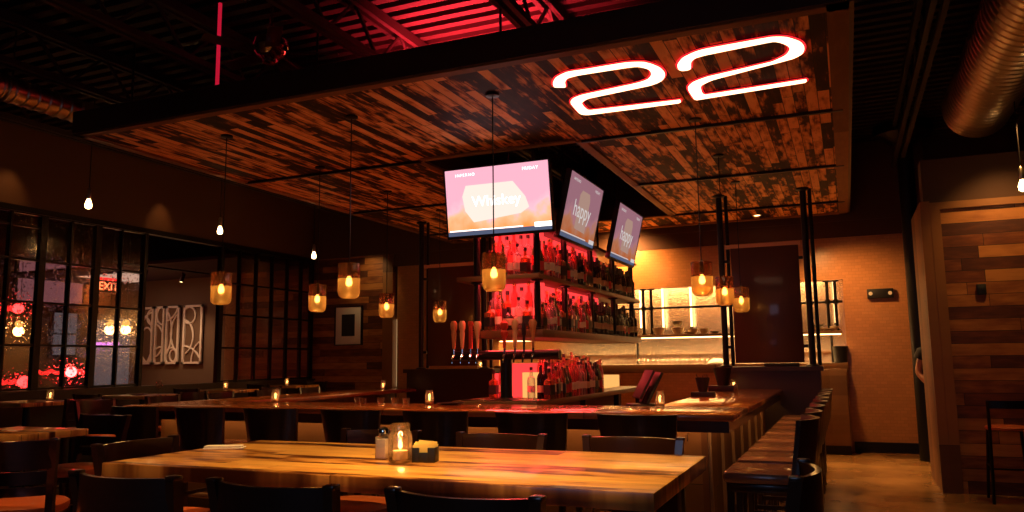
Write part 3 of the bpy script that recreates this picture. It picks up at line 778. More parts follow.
for z, nm in ((1.815, 'lower'), (2.395, 'upper')):
    # right face row, and a second row behind it
    y = 7.80; i = 0
    while y < 11.85:
        if min(abs(y-p) for p in PYS) > .085:
            k = pick(y); put(k, -2.975+random.uniform(-.012,.012), y, z+.001, '%s, %s back, outer right row, %s tower shelf' % (KD[k], ORD[i], nm), 'bottles on the %s tower shelf' % nm, random.uniform(1.12,1.32)); i += 1
            y += .088
        else: y += .03
    y = 8.14; i = 0
    while y < 11.8:
        k = pick(y); put(k, -3.10, y, z+.055, '%s, %s back, inner right row, %s tower shelf' % (KD[k], ORD[i], nm), 'bottles on the %s tower shelf' % nm, random.uniform(1.15,1.4)); i += 1
        y += .105
    # front face rows
    fr = [-3.60,-3.52,-3.435,-3.35,-3.265,-3.18,-3.08]
    for i, x in enumerate(fr):
        k = ['liquor','green','whiskey','slim','liquor','slim','liquor'][(i+(nm == 'upper')*2) % 7]
        put(k, x, 7.99, z+.08, '%s, %s from left, rear row, front of %s tower shelf' % (KD[k], ORD[i], nm), 'bottles on the %s tower shelf' % nm, 1.35)
    fr = [('whiskey',-3.57),('slim',-3.465),('round',-3.345),('liquor',-3.225),('whiskey',-3.125)] if nm == 'lower' else [('whiskey',-3.575),('slim',-3.49),('green',-3.40),('slim',-3.315),('liquor',-3.23),('whiskey',-3.14)]
    for i, (k, x) in enumerate(fr):
        put(k, x, 7.80, z+.001, '%s, %s from left, front row of %s tower shelf' % (KD[k], ORD[i], nm), 'bottles on the %s tower shelf' % nm, 1.0 if k == 'round' else random.uniform(1.12,1.22))
# counter: three tiers on the right side near the front
for r, (x, z, y0, y1) in enumerate(((-2.945, 1.081, 7.95, 9.9), (-3.045, 1.081, 8.12, 10.0), (-3.185, 1.161, 8.32, 10.15))):
    y = y0; i = 0
    while y < y1:
        k = random.choice(['liquor','whiskey','slim','green','wine','slim'])
        put(k, x, y, z, '%s, %s back in %s row, back bar counter' % (KD[k], ORD[i], ('outer','middle','raised inner')[r]), 'bottles on the back bar counter', random.uniform(1.18,1.32)); i += 1
        y += .10
for i, (k, x) in enumerate((('whiskey',-3.64),('slim',-3.54),('liquor',-3.17),('wine',-3.06))):
    put(k, x, 8.0 if i > 1 else 8.05, 1.081, '%s, %s from left, behind the beer taps on the counter' % (KD[k], ORD[i]), 'bottles behind the beer taps', 1.15)

# ------------------------------------------------------------------ televisions
def tv(name, label, loc, rz, tilt, W, H, bright, word, scale_text=1):
    t = thing(name, label, 'television', loc, rz)
    t.rotation_euler = (tilt, 0, rz)
    # screen plane is local XZ, facing -Y
    m = MB(); m.box(-W/2, W/2, -.0, .055, -H/2, H/2, .006); m.build('tv_housing', M_plast, t)
    m = MB(); b = .016
    for a in ((-W/2, W/2, -H/2, -H/2+.03), (-W/2, W/2, H/2-b, H/2), (-W/2, -W/2+b, -H/2, H/2), (W/2-b, W/2, -H/2, H/2)): m.box(a[0], a[1], -.012, .004, a[2], a[3], .002)
    m.build('bezel', M_plast, t)
    w, h = W-.032, H-.046
    s = MB(); s.box(-w/2, w/2, -.004, -.001, -h/2+.007, h/2+.007); sc = s.build('screen', M_screen if bright else M_screen2, t)
    pale = M_scrpale if bright else M_scrpale2; wh = M_scrwhite if bright else M_scrwhite2
    T = lambda x, z: Matrix.Translation((x, -.006, z)) @ BY
    m = MB()
    if bright: pts = [(-.34*w,.10*h),(-.30*w,.26*h),(.16*w,.26*h),(.27*w,.02*h),(.30*w,-.14*h),(.22*w,-.22*h),(-.24*w,-.30*h),(-.32*w,-.12*h)]
    else: pts = [(-.15*w,-.30*h),(-.15*w,.24*h),(-.10*w,.32*h),(.12*w,.32*h),(.16*w,.22*h),(.16*w,-.32*h)]
    m.prism([(x, z) for x, z in pts], -.0055, -.0048)
    m.xf(Matrix(((1,0,0,0),(0,0,1,0),(0,1,0,0),(0,0,0,1)))); m.build('picture_shape', pale, t)
    text_obj('INFERNO', .036*W, wh, t, T(-.30*w, .42*h), 'caption', .0006, 0, 1.35)
    text_obj('FRIDAY', .038*W, wh, t, T(.33*w, .42*h), 'caption', .0006, 0, 1.2)
    text_obj(word, (.13 if bright else .17)*W*scale_text, wh, t, T(-.01*w, .0), 'title', .0008)
    m = MB(); m.box(-w/2, w/2, -.0062, -.0045, -h/2+.007, -h/2+.007+.065*h); m.build('ticker_bar', M_scrbar, t)
    m = MB(); m.box(-w/2+.02, -.0+.25*W*.9, -.0066, -.0058, -h/2+.007+.068*h, -h/2+.007+.085*h); m.box(.34*w, w/2, -.0066, -.0058, -h/2+.007+.05*h, -h/2+.007+.12*h); m.build('ticker_line', wh, t)
    m = MB(); m.box(-.2, .2, .055, .09, -.2, .2, .004); m.tube([(0,.07,.1), (0,.16,H/2-.05)], .02, 8); m.build('wall_bracket', M_black, t)
    return t
tv('television', 'bright television facing the room above the front of the bottle tower', (-3.33, 7.50, 3.19), 0, R(8), 1.235, .765, True, 'Whiskey')
tv('television', 'television on the right side of the tower, nearer the bar front', (-2.78, 8.73, 3.223), R(90), R(13), 1.27, .785, False, 'happy', 1.25)
tv('television', 'television on the right side of the tower, nearer the kitchen', (-2.78, 10.77, 3.223), R(90), R(13), 1.31, .785, False, 'happy', 1.25)

# ------------------------------------------------------------------ beer tap tower
tp = thing('beer_tap_tower', 'dark T-shaped beer tap tower with eight handles', 'beer tap', (-3.30, 7.62, 1.081))
m = MB(); m.lathe([(.13,0),(.13,.015),(.07,.03),(.062,.05),(.062,.44)], n=20); m.build('column', M_steelblack, tp)
m = MB(); m.tube([(-.62,0,.47),(.60,0,.47)], .05, 16); m.build('tap_arm', M_steelblack, tp)
hs = [(-.57,0),(-.47,1),(-.37,2),(-.29,3),(.02,4),(.14,1),(.24,5),(.34,3)]
HM = [pbr('wooden_tap_handle', (.55,.22,.08), .4), pbr('red_tap_handle', (.55,.05,.03), .35), pbr('pale_tap_handle', (.75,.40,.20), .4), pbr('dark_tap_handle', (.03,.02,.03), .3)]
for i, (x, k) in enumerate(hs):
    m = MB(); m.tube([(x,-.04,.47),(x,-.10,.47),(x,-.125,.44),(x,-.13,.39)], [.014,.014,.013,.010], 8); m.tube([(x,-.085,.47),(x,-.085,.54)], .012, 8)
    f = m.build('faucet', M_chrome, tp)
    m = MB(); z0 = .54
    if k in (0, 1): m.lathe([(.012,0),(.018,.02),(.021,.06),(.028,.16),(.024,.19),(.034,.22),(.038,.27),(.022,.30)], (x,-.085,z0), 12)
    elif k == 2: m.box(x-.020,x+.020,-.098,-.072,z0,z0+.27,.005); m.box(x-.027,x+.027,-.10,-.07,z0+.24,z0+.29,.005)
    elif k == 3: m.tube([(x,-.085,z0),(x,-.085,z0+.12),(x,-.085,z0+.2),(x,-.085,z0+.26),(x,-.085,z0+.29)], [.013,.018,.032,.044,.03], 12)
    elif k == 4: m.lathe([(.016,0),(.019,.1),(.040,.14),(.040,.17),(.022,.19),(.042,.22),(.042,.26),(.014,.29)], (x,-.085,z0), 12)
    else: m.lathe([(.012,0),(.014,.12),(.024,.14),(.022,.24),(.015,.27)], (x,-.085,z0), 12)
    m.build('tap_handle', HM[[0,2,1,2,1,2,3,0][i]], f)
m = MB(); m.box(-.45, .40, -.16, .0, 0, .012, .003); m.build('drip_tray', M_stain, tp)

# ================================================================== KITCHEN PASS FITTINGS
ps = thing('pass_counter', 'pale pass counter filling the bottom of the kitchen opening', 'counter', (-3.05, WY, 1.35))
m = MB(); m.box(-3.05, 3.05, -.22, .5, 0, .045, .004); m.build('counter_slab', M_stain, ps)
m = MB(); m.box(-3.05, 3.05, -.24, -.2, -.10, .04, .004); m.build('front_edge', M_shelf, ps)
sh = thing('pass_shelf', 'long wooden shelf with bowls across the kitchen opening', 'shelf', (-3.05, WY, 1.86))
m = MB(); m.box(-3.0, 3.0, -.22, .2, 0, .045, .004); m.build('shelf_board', M_shelf, sh)
m = MB(); m.box(-2.98, 2.98, -.12, -.08, -.02, -.002); m.build('led_strip', M_ledwarm_streak, sh)
m = MB()
for dx in (-.4, 2.83): m.tube([(dx, .15, .0), (dx, .15, -.46)], .02, 8)
m.build('shelf_leg', M_steelblack, sh)
st = thing('pipe_rack', 'black pipe rack standing on the shelf in the kitchen opening', 'rack', (0, WY-.05, 1.906))
m = MB(); m.tube([(-6.05,0,.465),(-.02,0,.465)], .022, 10); m.build('cross_pipe', M_steelblack, st)
for X in (-3.27,-3.13,-.24,-.12):
    m = MB(); m.tube([(X,0,0),(X,0,.80)], .026, 10); m.lathe([(.05,0),(.05,.02)], (X,0,0), 12); m.lathe([(.065,.79),(.065,.81)], (X,0,0), 12); m.lathe([(.045,.43),(.045,.50)], (X,0,0), 12)
    m.build('upright_pipe', M_steelblack, st)
# bowls
def bowl(kind, i, x, y, z, sc, label):
    if kind == 0: prof = [(.03,0),(.05,.005),(.085,.05),(.10,.10),(.092,.10),(.078,.05),(.0,.015)]
    else: prof = [(.04,0),(.06,.004),(.115,.03),(.12,.045),(.11,.04),(.0,.012)]
    m = MB(); m.lathe([(r*sc, q*sc) for r, q in prof], n=18, cap=False); o = m.build('bowl' if kind == 0 else 'plate', M_ceramic if i % 3 else M_ceramicd)
    o.location = (x, y, z); tag(o, label, 'bowl' if kind == 0 else 'plate', 'bowls on the pass shelf' if kind == 0 else 'plates on the pass shelf')
bz = 1.907
for i, (px, k, sc, up) in enumerate(((636,0,1.0,0),(660,0,1.3,0),(679,0,1.3,0),(679,0,1.1,.13),(694,0,1.05,0),(705,0,1.05,0),(716,1,.9,0),(690,1,.9,0),(817,1,1.2,0),(817,1,1.2,.05),(835,0,.8,0),(824,1,1.0,.0))):
    p = atz(px, 336, bz); d = p-Vector((0,0,CH0)); q = Vector((0,0,CH0))+d*(WY-.02)/d.y
    lab = ['cream bowl, leftmost on the pass shelf beside the tower','large cream bowl just right of the pipe rack','large bowl under another bowl on the pass shelf','bowl stacked on top of another on the pass shelf','smaller bowl right of the stacked bowls','bowl next to the flat dark plate on the pass shelf','flat dark plate at the right of the left pass shelf','low plate between the stacked bowls and the smaller bowl','wide low plate under another at the right pass shelf','wide low plate on top of its twin at the right pass shelf','small bowl at the right pipe stand on the shelf','low plate before the right pipe stand'][i]
    bowl(k, i, q.x+(.06 if i == 11 else 0), WY-.11 if i not in (11,) else WY-.14, bz+up, sc*.85, lab)
# glasses lined up on the pass counter
mg = MB(); mg.lathe([(.034,0),(.034,.004),(.006,.012),(.005,.06),(.03,.085),(.038,.13),(.034,.17)], n=12, cap=False)
g0 = mg.build('wine_glass', M_clear); tag(g0, 'x', 'glass', 'stemmed glasses lined up on the pass counter')
gl = 0
for i in range(16):
    x = -3.4+i*.085
    o = g0 if i == 0 else g0.copy()
    if i: COL.objects.link(o)
    o.location = (x, WY-.02+.05*(i % 2), 1.396)
    o['label'] = 'stemmed glass on the pass counter, %s from the left in the row' % ORD[i]
for i, (x, w, mat, lab) in enumerate(((-2.05,.32,M_paper,'pale rounded tray of food under the pass lamp'),(-1.75,.22,M_ceramic,'shallow cream dish at the right of the pass counter'))):
    m = MB(); m.lathe([(w*.45,0),(w*.5,.02),(w*.4,.06),(w*.2,.085),(0,.09)] if i == 0 else [(w*.4,0),(w*.5,.05),(w*.46,.05),(w*.36,.01),(0,.01)], n=20, cap=False)
    o = m.build('serving_tray' if i == 0 else 'serving_dish', mat); o.location = (x, WY+.05, 1.396); tag(o, lab, 'tray' if i == 0 else 'dish')
m = MB(); m.lathe([(.09,0),(.10,.01),(.115,.24),(.12,.26),(.10,.26),(.09,.02),(0,.02)], n=18, cap=False)
o = m.build('utensil_bin', M_plast); o.location = (-.1, WY-.09, 1.397); tag(o, 'black round bin at the right end of the pass counter', 'bin')
# glowing tubes standing in for light streaks reflected on the kitchen steel
for i, x in enumerate((-5.6,-4.6,-3.75,-3.3,-2.75,-2.1,-.15)):
    t = thing('streak_tube', 'glowing tube for a reflected streak, %s from the left behind the pass' % ORD[i], 'lamp', (x, 15.45, 2.1), group='glowing tubes for reflected streaks behind the pass')
    m = MB(); m.tube([(0,0,0),(0,0,.85)], .018, 8); m.build('tube', M_ledwarm_streak, t)
    m = MB(); m.lathe([(.03,-.03),(.03,0)], n=10); m.lathe([(.03,.85),(.03,.9)], n=10); m.tube([(0,0,.9),(0,0,1.16)], .008, 6); m.build('socket', M_black, t)
m = MB(); m.box(-6.9, .6, 15.2, 15.58, 1.55, 1.6, .004); m.tube([(-6.0,15.5,0),(-6.0,15.5,1.55)], .02, 6); m.tube([(0,15.5,0),(0,15.5,1.55)], .02, 6)
tag(m.build('kitchen_shelf', M_stain), 'stainless shelf along the kitchen wall', 'shelf')
# service cabinet under pass at right
cb = thing('service_cabinet', 'tall brown service cabinet under the right end of the pass', 'cabinet', (-.22, 13.45, 0))
m = MB(); m.box(-.34, .2, -.2, .27, .14, 1.30, .004); m.build('cabinet_body', M_shelf, cb)
m = MB(); m.box(-.33, -.07, -.215, -.2, .17, 1.28, .003); m.box(-.05, .19, -.215, -.2, .17, 1.28, .003); m.build('cabinet_door', M_shelf, cb)
m = MB(); m.box(-.33, .19, -.17, .26, 0, .14); m.build('toe_kick', M_black, cb)
# emergency light
em = thing('emergency_light', 'black twin-head emergency light on the tiled wall', 'light', (.54, WY-.06, 2.40))
m = MB(); m.box(-.19, .19, -.02, .055, 0, .15, .008); m.build('case', M_plast, em)
for s in (-.14,.14):
    m = MB(); m.lathe([(.028,0),(.030,.012),(.0,.02)], n=12); m.xf(Matrix.Translation((s,-.02,.075)) @ Matrix.Rotation(R(90),4,'X')); m.build('lamp_head', M_paper, em)
# thermostat
t = thing('wall_control', 'small black wall control on the right plank wall', 'thermostat', (1.41, 9.985, 2.15))
m = MB(); m.box(-.045,.045,-.02,.014,0,.12,.006); m.build('case', M_plast, t)
m = MB(); m.box(-.03,.03,-.024,-.019,.05,.1,.002); m.build('display', M_labelb, t)

# black steel column
d = atz(922, 345, 1.7)-Vector((0,0,CH0)); cxp = d.x*12.9/d.y
t = thing('steel_column', 'round black column between the tiled wall and the plank wall', 'column', (.98, 12.9, 0))
m = MB(); m.tube([(0,0,0),(0,0,CEIL-.12)], .115, 22); m.build('column_shaft', M_black, t)
m = MB(); m.lathe([(.12,CEIL-.32),(.30,CEIL-.2),(.40,CEIL-.16),(.42,CEIL-.10),(.40,CEIL-.02)], n=28)
m.build('capital', M_steelblack, t)

# ------------------------------------------------------------------ person behind the plank wall
def person():
    t = thing('person', 'person in black t-shirt standing half hidden behind the plank wall', 'person', (1.13, 11.9, 0))
    t.scale = (1.09,)*3
    bm = bmesh.new(); sk = bm.verts.layers.skin.verify()
    V = {}
    def v(n, p, r):
        x = bm.verts.new(p); x[sk].radius = (r, r) if not isinstance(r, tuple) else r; V[n] = x
    v('pel',(0,0,.98),(.15,.11)); v('waist',(0,0,1.12),(.135,.10)); v('chest',(0,0,1.33),(.165,.11)); v('neckb',(0,0,1.47),(.07,.06)); v('neck',(0,-.01,1.53),(.052,.052)); v('head',(0,-.02,1.61),(.075,.09)); v('crown',(0,-.015,1.70),(.07,.085))
    for s, n in ((-1,'l'),(1,'r')):
        v('sh'+n,(s*.18,0,1.42),.06); v('el'+n,(s*.25,.03 if s > 0 else .0,1.16),.043); v('wr'+n,(s*(.12 if s < 0 else .27),-.12 if s < 0 else 0,.98 if s < 0 else .92),.029); v('ha'+n,(s*(.06 if s < 0 else .275),-.17 if s < 0 else -.01,.95 if s < 0 else .86),(.036,.022))
        v('hip'+n,(s*.09,0,.90),.088); v('kn'+n,(s*.10,-.01,.50),.058); v('an'+n,(s*.10,.01,.09),.040); v('ft'+n,(s*.11,-.13,.045),(.042,.032))
    E = [('pel','waist'),('waist','chest'),('chest','neckb'),('neckb','neck'),('neck','head'),('head','crown')]
    for n in 'lr': E += [('chest','sh'+n),('sh'+n,'el'+n),('el'+n,'wr'+n),('wr'+n,'ha'+n),('pel','hip'+n),('hip'+n,'kn'+n),('kn'+n,'an'+n),('an'+n,'ft'+n)]
    for n in 'lr':
        s = -1 if n == 'l' else 1; base = Vector(V['ha'+n].co); dirn = Vector((.55,-.45,-.25)).normalized() if n == 'l' else Vector((0,-.1,-1)).normalized()
        side = Vector((0,.3,-1)).normalized() if n == 'l' else Vector((0,1,0))
        for f in range(4):
            a = 'f%s%d' % (n, f); o = side*((f-1.5)*.019); L = (.06,.072,.068,.052)[f]
            v(a+'a', base+o+dirn*.03, .009); v(a+'b', base+o+dirn*(.03+L*.5), .008); v(a+'c', base+o+dirn*(.03+L)+Vector((0,.012,0)), .007)
            E += [('ha'+n,a+'a'),(a+'a',a+'b'),(a+'b',a+'c')]
        v('t'+n+'a', base-side*.036+dirn*.005, .011); v('t'+n+'b', base-side*.052+dirn*.035, .009); E += [('ha'+n,'t'+n+'a'),('t'+n+'a','t'+n+'b')]
    for a, b in E: bm.edges.new((V[a], V[b]))
    V['pel'][sk].use_root = True
    me = bpy.data.meshes.new('body'); bm.to_mesh(me); bm.free()
    o = bpy.data.objects.new('body', me); COL.objects.link(o); o.parent = t
    mo = o.modifiers.new('Skin','SKIN'); mo.use_smooth_shade = True; o.modifiers.new('Sub','SUBSURF').levels = 2; o.modifiers['Sub'].render_levels = 2
    me.materials.append(M_skin)
    # shirt: torso and short sleeves
    m = MB()
    m.tube([(0,0,.93),(0,0,1.12),(0,0,1.32),(0,0,1.43),(0,0,1.49)], [.185,.172,.195,.165,.078], 18)
    m.xf(Matrix.Diagonal((1,.72,1,1)))
    for s in (-1,1): m.tube([(s*.12,0,1.42),(s*.19,0,1.40),(s*.222,.008,1.33)], [.08,.078,.070], 12)
    m.build('t_shirt', M_shirt, t)
    m = MB(); m.tube([(0,0,1.02),(0,0,.90),(0,0,.84)], [.17,.18,.15], 16); m.xf(Matrix.Diagonal((1,.75,1,1)))
    for s in (-1,1): m.tube([(s*.085,0,.92),(s*.10,-.01,.50),(s*.10,.01,.10)], [.105,.078,.062], 12)
    m.build('trousers', M_shirt, t)
    m = MB(); m.lathe([(.088,1.63),(.104,1.70),(.092,1.77),(.05,1.805),(0,1.81)], (0,.012,0), 18); m.build('hair', M_hair, t)
    m = MB(); m.tube([(0,-.105,1.66),(0,-.128,1.625),(0,-.108,1.615)], [.008,.014,.010], 8); m.build('nose', M_skin, t)
    for s in (-1,1):
        m = MB(); m.lathe([(0,-.008),(.010,0),(0,.008)], (s*.032,-.100,1.665), 8); m.build('eye', M_paper, t)
    m = MB(); m.box(-.022,.022,-.112,-.100,1.585,1.593,.002); m.build('mouth', M_labelr, t)
    for s in (-1,1): m = MB(); m.box(s*.10-.05,s*.10+.05,-.20,.07,0,.08,.02); m.build('shoe', M_black, t)
person()

# ================================================================== PENDANTS
def pendant():
    t = thing('pendant_lamp', 'x', 'pendant lamp', (0,0,0))   # origin at the canopy
    m = MB(); m.lathe([(.06,0),(.06,-.018),(.02,-.026)], n=18); m.build('ceiling_rose', M_steelblack, t)
    m = MB(); m.tube([(0,0,-.02),(0,0,-1.42)], .0055, 6); m.build('cord', M_steelblack, t)
    m = MB(); m.lathe([(.006,-1.38),(.022,-1.40),(.024,-1.50),(.020,-1.52)], n=12); m.build('socket', M_steelblack, t)
    m = MB(); m.lathe([(.012,-1.515),(.020,-1.54),(.030,-1.575),(.026,-1.60),(.0,-1.612)], n=14, cap=False); m.build('bulb', M_bulbglass, t)
    sh = MB(); sh.lathe([(.094,-1.40),(.100,-1.412),(.100,-1.54)], n=28, cap=False)
    s = sh.build('lamp_shade', M_smoke, t)
    m = MB(); m.lathe([(.100,-1.54),(.101,-1.545),(.101,-1.66),(.092,-1.70),(.066,-1.722),(0,-1.725)], n=28, cap=False); m.build('shade_bowl', M_amber, s)
    m = MB()
    for z in (-1.412,-1.54): m.tube([(.101*math.cos(a*PI/14), .101*math.sin(a*PI/14), z) for a in range(28)], .0028, 5, closed=True)
    m.build('shade_rim', M_smoke, s)
    m = MB(); m.lathe([(.024,-1.405),(.034,-1.402)], n=24, cap=False); m.build('shade_lid', M_steelblack, t)
    return t
pp = pendant()
PD = [(-5.68,6.02,'over the bar front, leftmost of the front row of three'),(-4.17,6.02,'over the bar front, middle of the front row of three'),(-2.71,6.02,'in front of the bottle tower, rightmost of the front row'),
      (-1.22,7.5,'over the right side of the bar, largest and nearest of three'),(-1.22,9.0,'over the right side of the bar, middle of three'),(-1.22,10.5,'over the right side of the bar, smallest before the dark panel'),
      (-5.63,7.5,'over the left side, just right of the leftmost lamp'),(-5.63,9.0,'over the left side beside the wooden post'),(-5.63,10.5,'over the left side in front of the left dark panel')]
for i, (x, y, l) in enumerate(PD):
    lab = 'amber glass pendant lamp '+l
    if i == 0: pp.location = (x, y, CZ); pp['label'] = lab; pp['group'] = 'amber pendant lamps around the bar'
    else: dup(pp, (x, y, CZ), i*.7, lab, 'amber pendant lamps around the bar')
    lamp('POINT', (x, y, CZ-1.575), 52, (1,.50,.16), .03)
# bare bulbs over the walkway
def bare():
    t = thing('hanging_bulb', 'x', 'bulb', (0,0,0))   # origin at the bulb
    m = MB(); m.tube([(0,0,.16),(0,0,1.5)], .006, 6); m.build('cord', M_steelblack, t)
    m = MB(); m.lathe([(.010,.20),(.024,.18),(.026,.08),(.018,.06)], n=12); m.build('socket', M_duct, t)
    m = MB(); m.lathe([(.016,.07),(.03,.03),(.042,-.01),(.036,-.05),(0,-.068)], n=14, cap=False); m.build('bulb', M_filament, t)
    return t
bb = bare()
BL = [(-8.5,6.72,3.47,'nearest of three in the row over the left walkway'),(-8.5,8.94,3.47,'middle of three in the row over the left walkway'),(-8.5,11.2,3.36,'farthest of three in the row over the left walkway'),
      (1.78,9.4,3.23,'in front of the right plank wall')]
for i, (x, y, z, l) in enumerate(BL):
    lab = 'bare glowing bulb on a cord, '+l
    if i == 0: bb.location = (x, y, z); bb['label'] = lab; bb['group'] = 'bare hanging bulbs'
    else: dup(bb, (x, y, z), 0, lab, 'bare hanging bulbs')
    lamp('POINT', (x, y, z), 75 if i < 3 else 25, (1,.48,.15), .04)

# ================================================================== SEATING
def curved_back(m, w, z0, z1, depth, bulge, thick=.022, taper=0, n=12, y0=0, lean=0):
    """sheet curved in plan: centre bulges to -y (rear). z0 bottom, z1 top"""
    g, t = [], []
    for i in range(2 if taper == 0 else 4):
        f = i/(1 if taper == 0 else 3); z = z0+(z1-z0)*f; row = []; tr = []
        ww = w-taper*(1-f)
        for j in range(n+1):
            s = -1+2*j/n
            row.append(Vector((s*ww/2, y0-bulge*(1-s*s)-lean*f, z))); tr.append(Vector((0, thick, 0)))
        g.append(row); t.append(tr)
    m.shell(g, t)
def counter_chair():
    """ladder-back high chair; faces +y, seat centre at origin"""
    t = thing('ladderback_bar_chair', 'x', 'chair', (0,0,0))
    sh = .76
    m = MB(); prof = []
    N = 28
    ring = lambda k, z: [((.215*k)*(abs(math.cos(a))**.7)*(1 if math.cos(a) > 0 else -1), (.205*k)*(abs(math.sin(a))**.7)*(1 if math.sin(a) > 0 else -1), z) for a in [2*PI*i/N for i in range(N)]]
    R_ = [[m.b.verts.new(p) for p in ring(k, z)] for k, z in ((.96,sh-.05),(1.0,sh-.03),(.99,sh-.008),(.9,sh+.006),(.5,sh+.012))]
    for A, B in zip(R_, R_[1:]):
        for i in range(N): m.b.faces.new((A[i], A[(i+1) % N], B[(i+1) % N], B[i]))
    m.b.faces.new(list(reversed(R_[0]))); m.b.faces.new(R_[-1])
    m.build('seat', M_orange, t)
    for s in (-1, 1):
        m = MB(); m.bar((s*.185,.17,sh-.05), (s*.20,.20,0), .036); m.build('leg', M_dark, t)
        m = MB()
        P = [(s*.215,-.235,0),(s*.21,-.19,.40),(s*.21,-.19,.78),(s*.225,-.225,1.0),(s*.235,-.245,1.115)]
        for a, b in zip(P, P[1:]): m.bar(a, b, .036, .042, up=(0,1,0))
        m.box(s*.235-.021, s*.235+.021, -.268, -.222, 1.105, 1.122, .006)
        m.build('leg', M_dark, t)
    m = MB()
    m.box(-.19,.19,-.19,.18,sh-.09,sh-.05,.004); m.build('seat_frame', M_dark, t)
    m = MB(); m.bar((-.195,.19,.26),(.195,.19,.26),.03,.03)
    for s in (-1,1): m.bar((s*.20,-.21,.34),(s*.195,.19,.34),.024,.028)
    m.bar((-.205,-.20,.34),(.205,-.20,.34),.024,.028); m.build('stretcher', M_dark, t)
    m = MB(); curved_back(m, .45, .965, 1.112, 0, .07, y0=-.245, thick=.022); m.build('top_rail', M_dark, t)
    for z0, z1, y in ((.885,.952,-.220),(.825,.872,-.206)):
        m = MB(); curved_back(m, .43, z0, z1, 0, .05, y0=y, thick=.016); m.build('back_slat', M_dark, t)
    return t
cc = counter_chair()
CC = [((-2.38,2.33),0,'in front of the long table, leftmost of the three'),((-1.74,2.34),0,'in front of the long table, middle of the three'),((-1.06,2.36),0,'in front of the long table, rightmost of the three'),
      ((-3.12,3.02),-90,'at the left end of the long table beside the napkin'),
      ((-2.45,3.62),180,'behind the long table, leftmost, partly behind the jar'),((-1.70,3.60),180,'behind the long table, middle of the three with blue sheen'),((-1.00,3.62),180,'behind the long table, rightmost of the three with blue sheen'),
      ((-.42,2.96),90,'at the right end of the long table in the aisle'),
      ((-4.20,3.03),32,'at the left edge in the foreground, above a bright orange seat'),((-5.30,4.20),180,'behind the small table at the left edge, with blue sheen'),
      ((-3.78,2.45),-95,'at the far left edge, only its orange seat in view')]
for i, ((x, y), a, l) in enumerate(CC):
    lab = 'dark ladder-back bar chair '+l
    if i == 0: cc.location = (x, y, 0); cc.rotation_euler = (0,0,R(a)); cc['label'] = lab; cc['group'] = 'ladder-back bar chairs'
    else: dup(cc, (x, y, 0), R(a), lab, 'ladder-back bar chairs')

def bar_stool():
    """padded bar stool with a solid curved tapering back; faces +y"""
    t = thing('bar_stool', 'x', 'bar stool', (0,0,0)); sh = .80
    m = MB(); m.box(-.245,.245,-.22,.23,sh-.075,sh,.03); 
    m.build('seat_cushion', M_leather, t)
    m = MB(); m.box(-.225,.225,-.20,.21,sh-.125,sh-.075,.004); m.build('seat_frame', M_dark, t)
    for sx in (-1,1):
        for s2 in (-1,1):
            m = MB(); m.bar((sx*.205, s2*.18+.005, sh-.12), (sx*.215, s2*.20+.005, 0), .04); m.build('leg', M_dark, t)
    m = MB()
    m.bar((-.21,.19,.28),(.21,.19,.28),.03,.035)
    for s in (-1,1): m.bar((s*.212,-.19,.36),(s*.212,.19,.36),.026,.03)
    m.build('stretcher', M_dark, t)
    m = MB(); curved_back(m, .56, .76, 1.12, 0, .10, y0=-.20, thick=.028, taper=.08, lean=.05); m.build('backrest', M_dark, t)
    return t
bs = bar_stool()
ST = []
for i, x in enumerate((-6.05,-5.28,-4.50,-3.70,-2.93,-2.14,-1.36)):
    ST.append((x, 5.62, 0, 'dark bar stool along the bar front, %s from the left' % ORD[i], 'bar stools along the front of the bar'))
for i in range(8):
    ST.append((-.53, 5.35+i*.66, 90, 'brown leather bar stool along the right side of the bar, %s from the camera' % ORD[i], 'bar stools along the right side of the bar'))
for i in range(5): dup(cc, (-7.5, 6.35+i*.95, 0), R(-90), 'dark ladder-back bar chair along the left side of the bar, %s from the camera' % ORD[i], 'ladder-back chairs along the left side of the bar')
for i, (x, y, a, l, g) in enumerate(ST):
    if i == 0: bs.location = (x, y, 0); bs.rotation_euler = (0,0,R(a)); bs['label'] = l; bs['group'] = g
    else: dup(bs, (x, y, 0), R(a), l, g)

def round_stool():
    t = thing('round_stool', 'x', 'stool', (0,0,0))
    m = MB(); m.lathe([(.155,.715),(.18,.725),(.185,.745),(.17,.76),(0,.768)], n=24); m.build('seat', M_orange, t)
    for k in range(4):
        a = PI/4+k*PI/2; m = MB(); m.tube([(.12*math.cos(a),.12*math.sin(a),.715),(.20*math.cos(a),.20*math.sin(a),0)], .016, 8); m.build('leg', M_black, t)
    m = MB(); m.tube([(.165*math.cos(a*PI/10),.165*math.sin(a*PI/10),.28) for a in range(20)], .010, 6, closed=True); m.build('foot_ring', M_black, t)
    return t
# small metal chair-backed stools at the right
def metal_stool():
    t = thing('metal_bar_chair', 'x', 'chair', (0,0,0)); sh = .76
    m = MB(); m.lathe([(.17,sh-.04),(.195,sh-.03),(.2,sh-.01),(.18,sh+.004),(0,sh+.01)], n=24); m.build('seat', M_orange, t)
    for sx in (-1,1):
        m = MB(); m.tube([(sx*.15,.15,sh-.04),(sx*.19,.2,0)], .016, 8); m.build('leg', M_black, t)
        m = MB(); m.tube([(sx*.20,-.22,0),(sx*.175,-.17,sh-.03),(sx*.18,-.21,1.02)], .016, 8); m.build('leg', M_black, t)
    m = MB(); m.tube([(-.18,.18,.3),(.18,.18,.3)], .011, 6)
    for s in (-1,1): m.tube([(s*.185,-.19,.36),(s*.18,.18,.36)], .011, 6)
    m.build('stretcher', M_black, t)
    m = MB(); curved_back(m, .38, .95, 1.03, 0, .03, y0=-.21, thick=.015); m.build('top_rail', M_black, t)
    return t
ms = metal_stool()
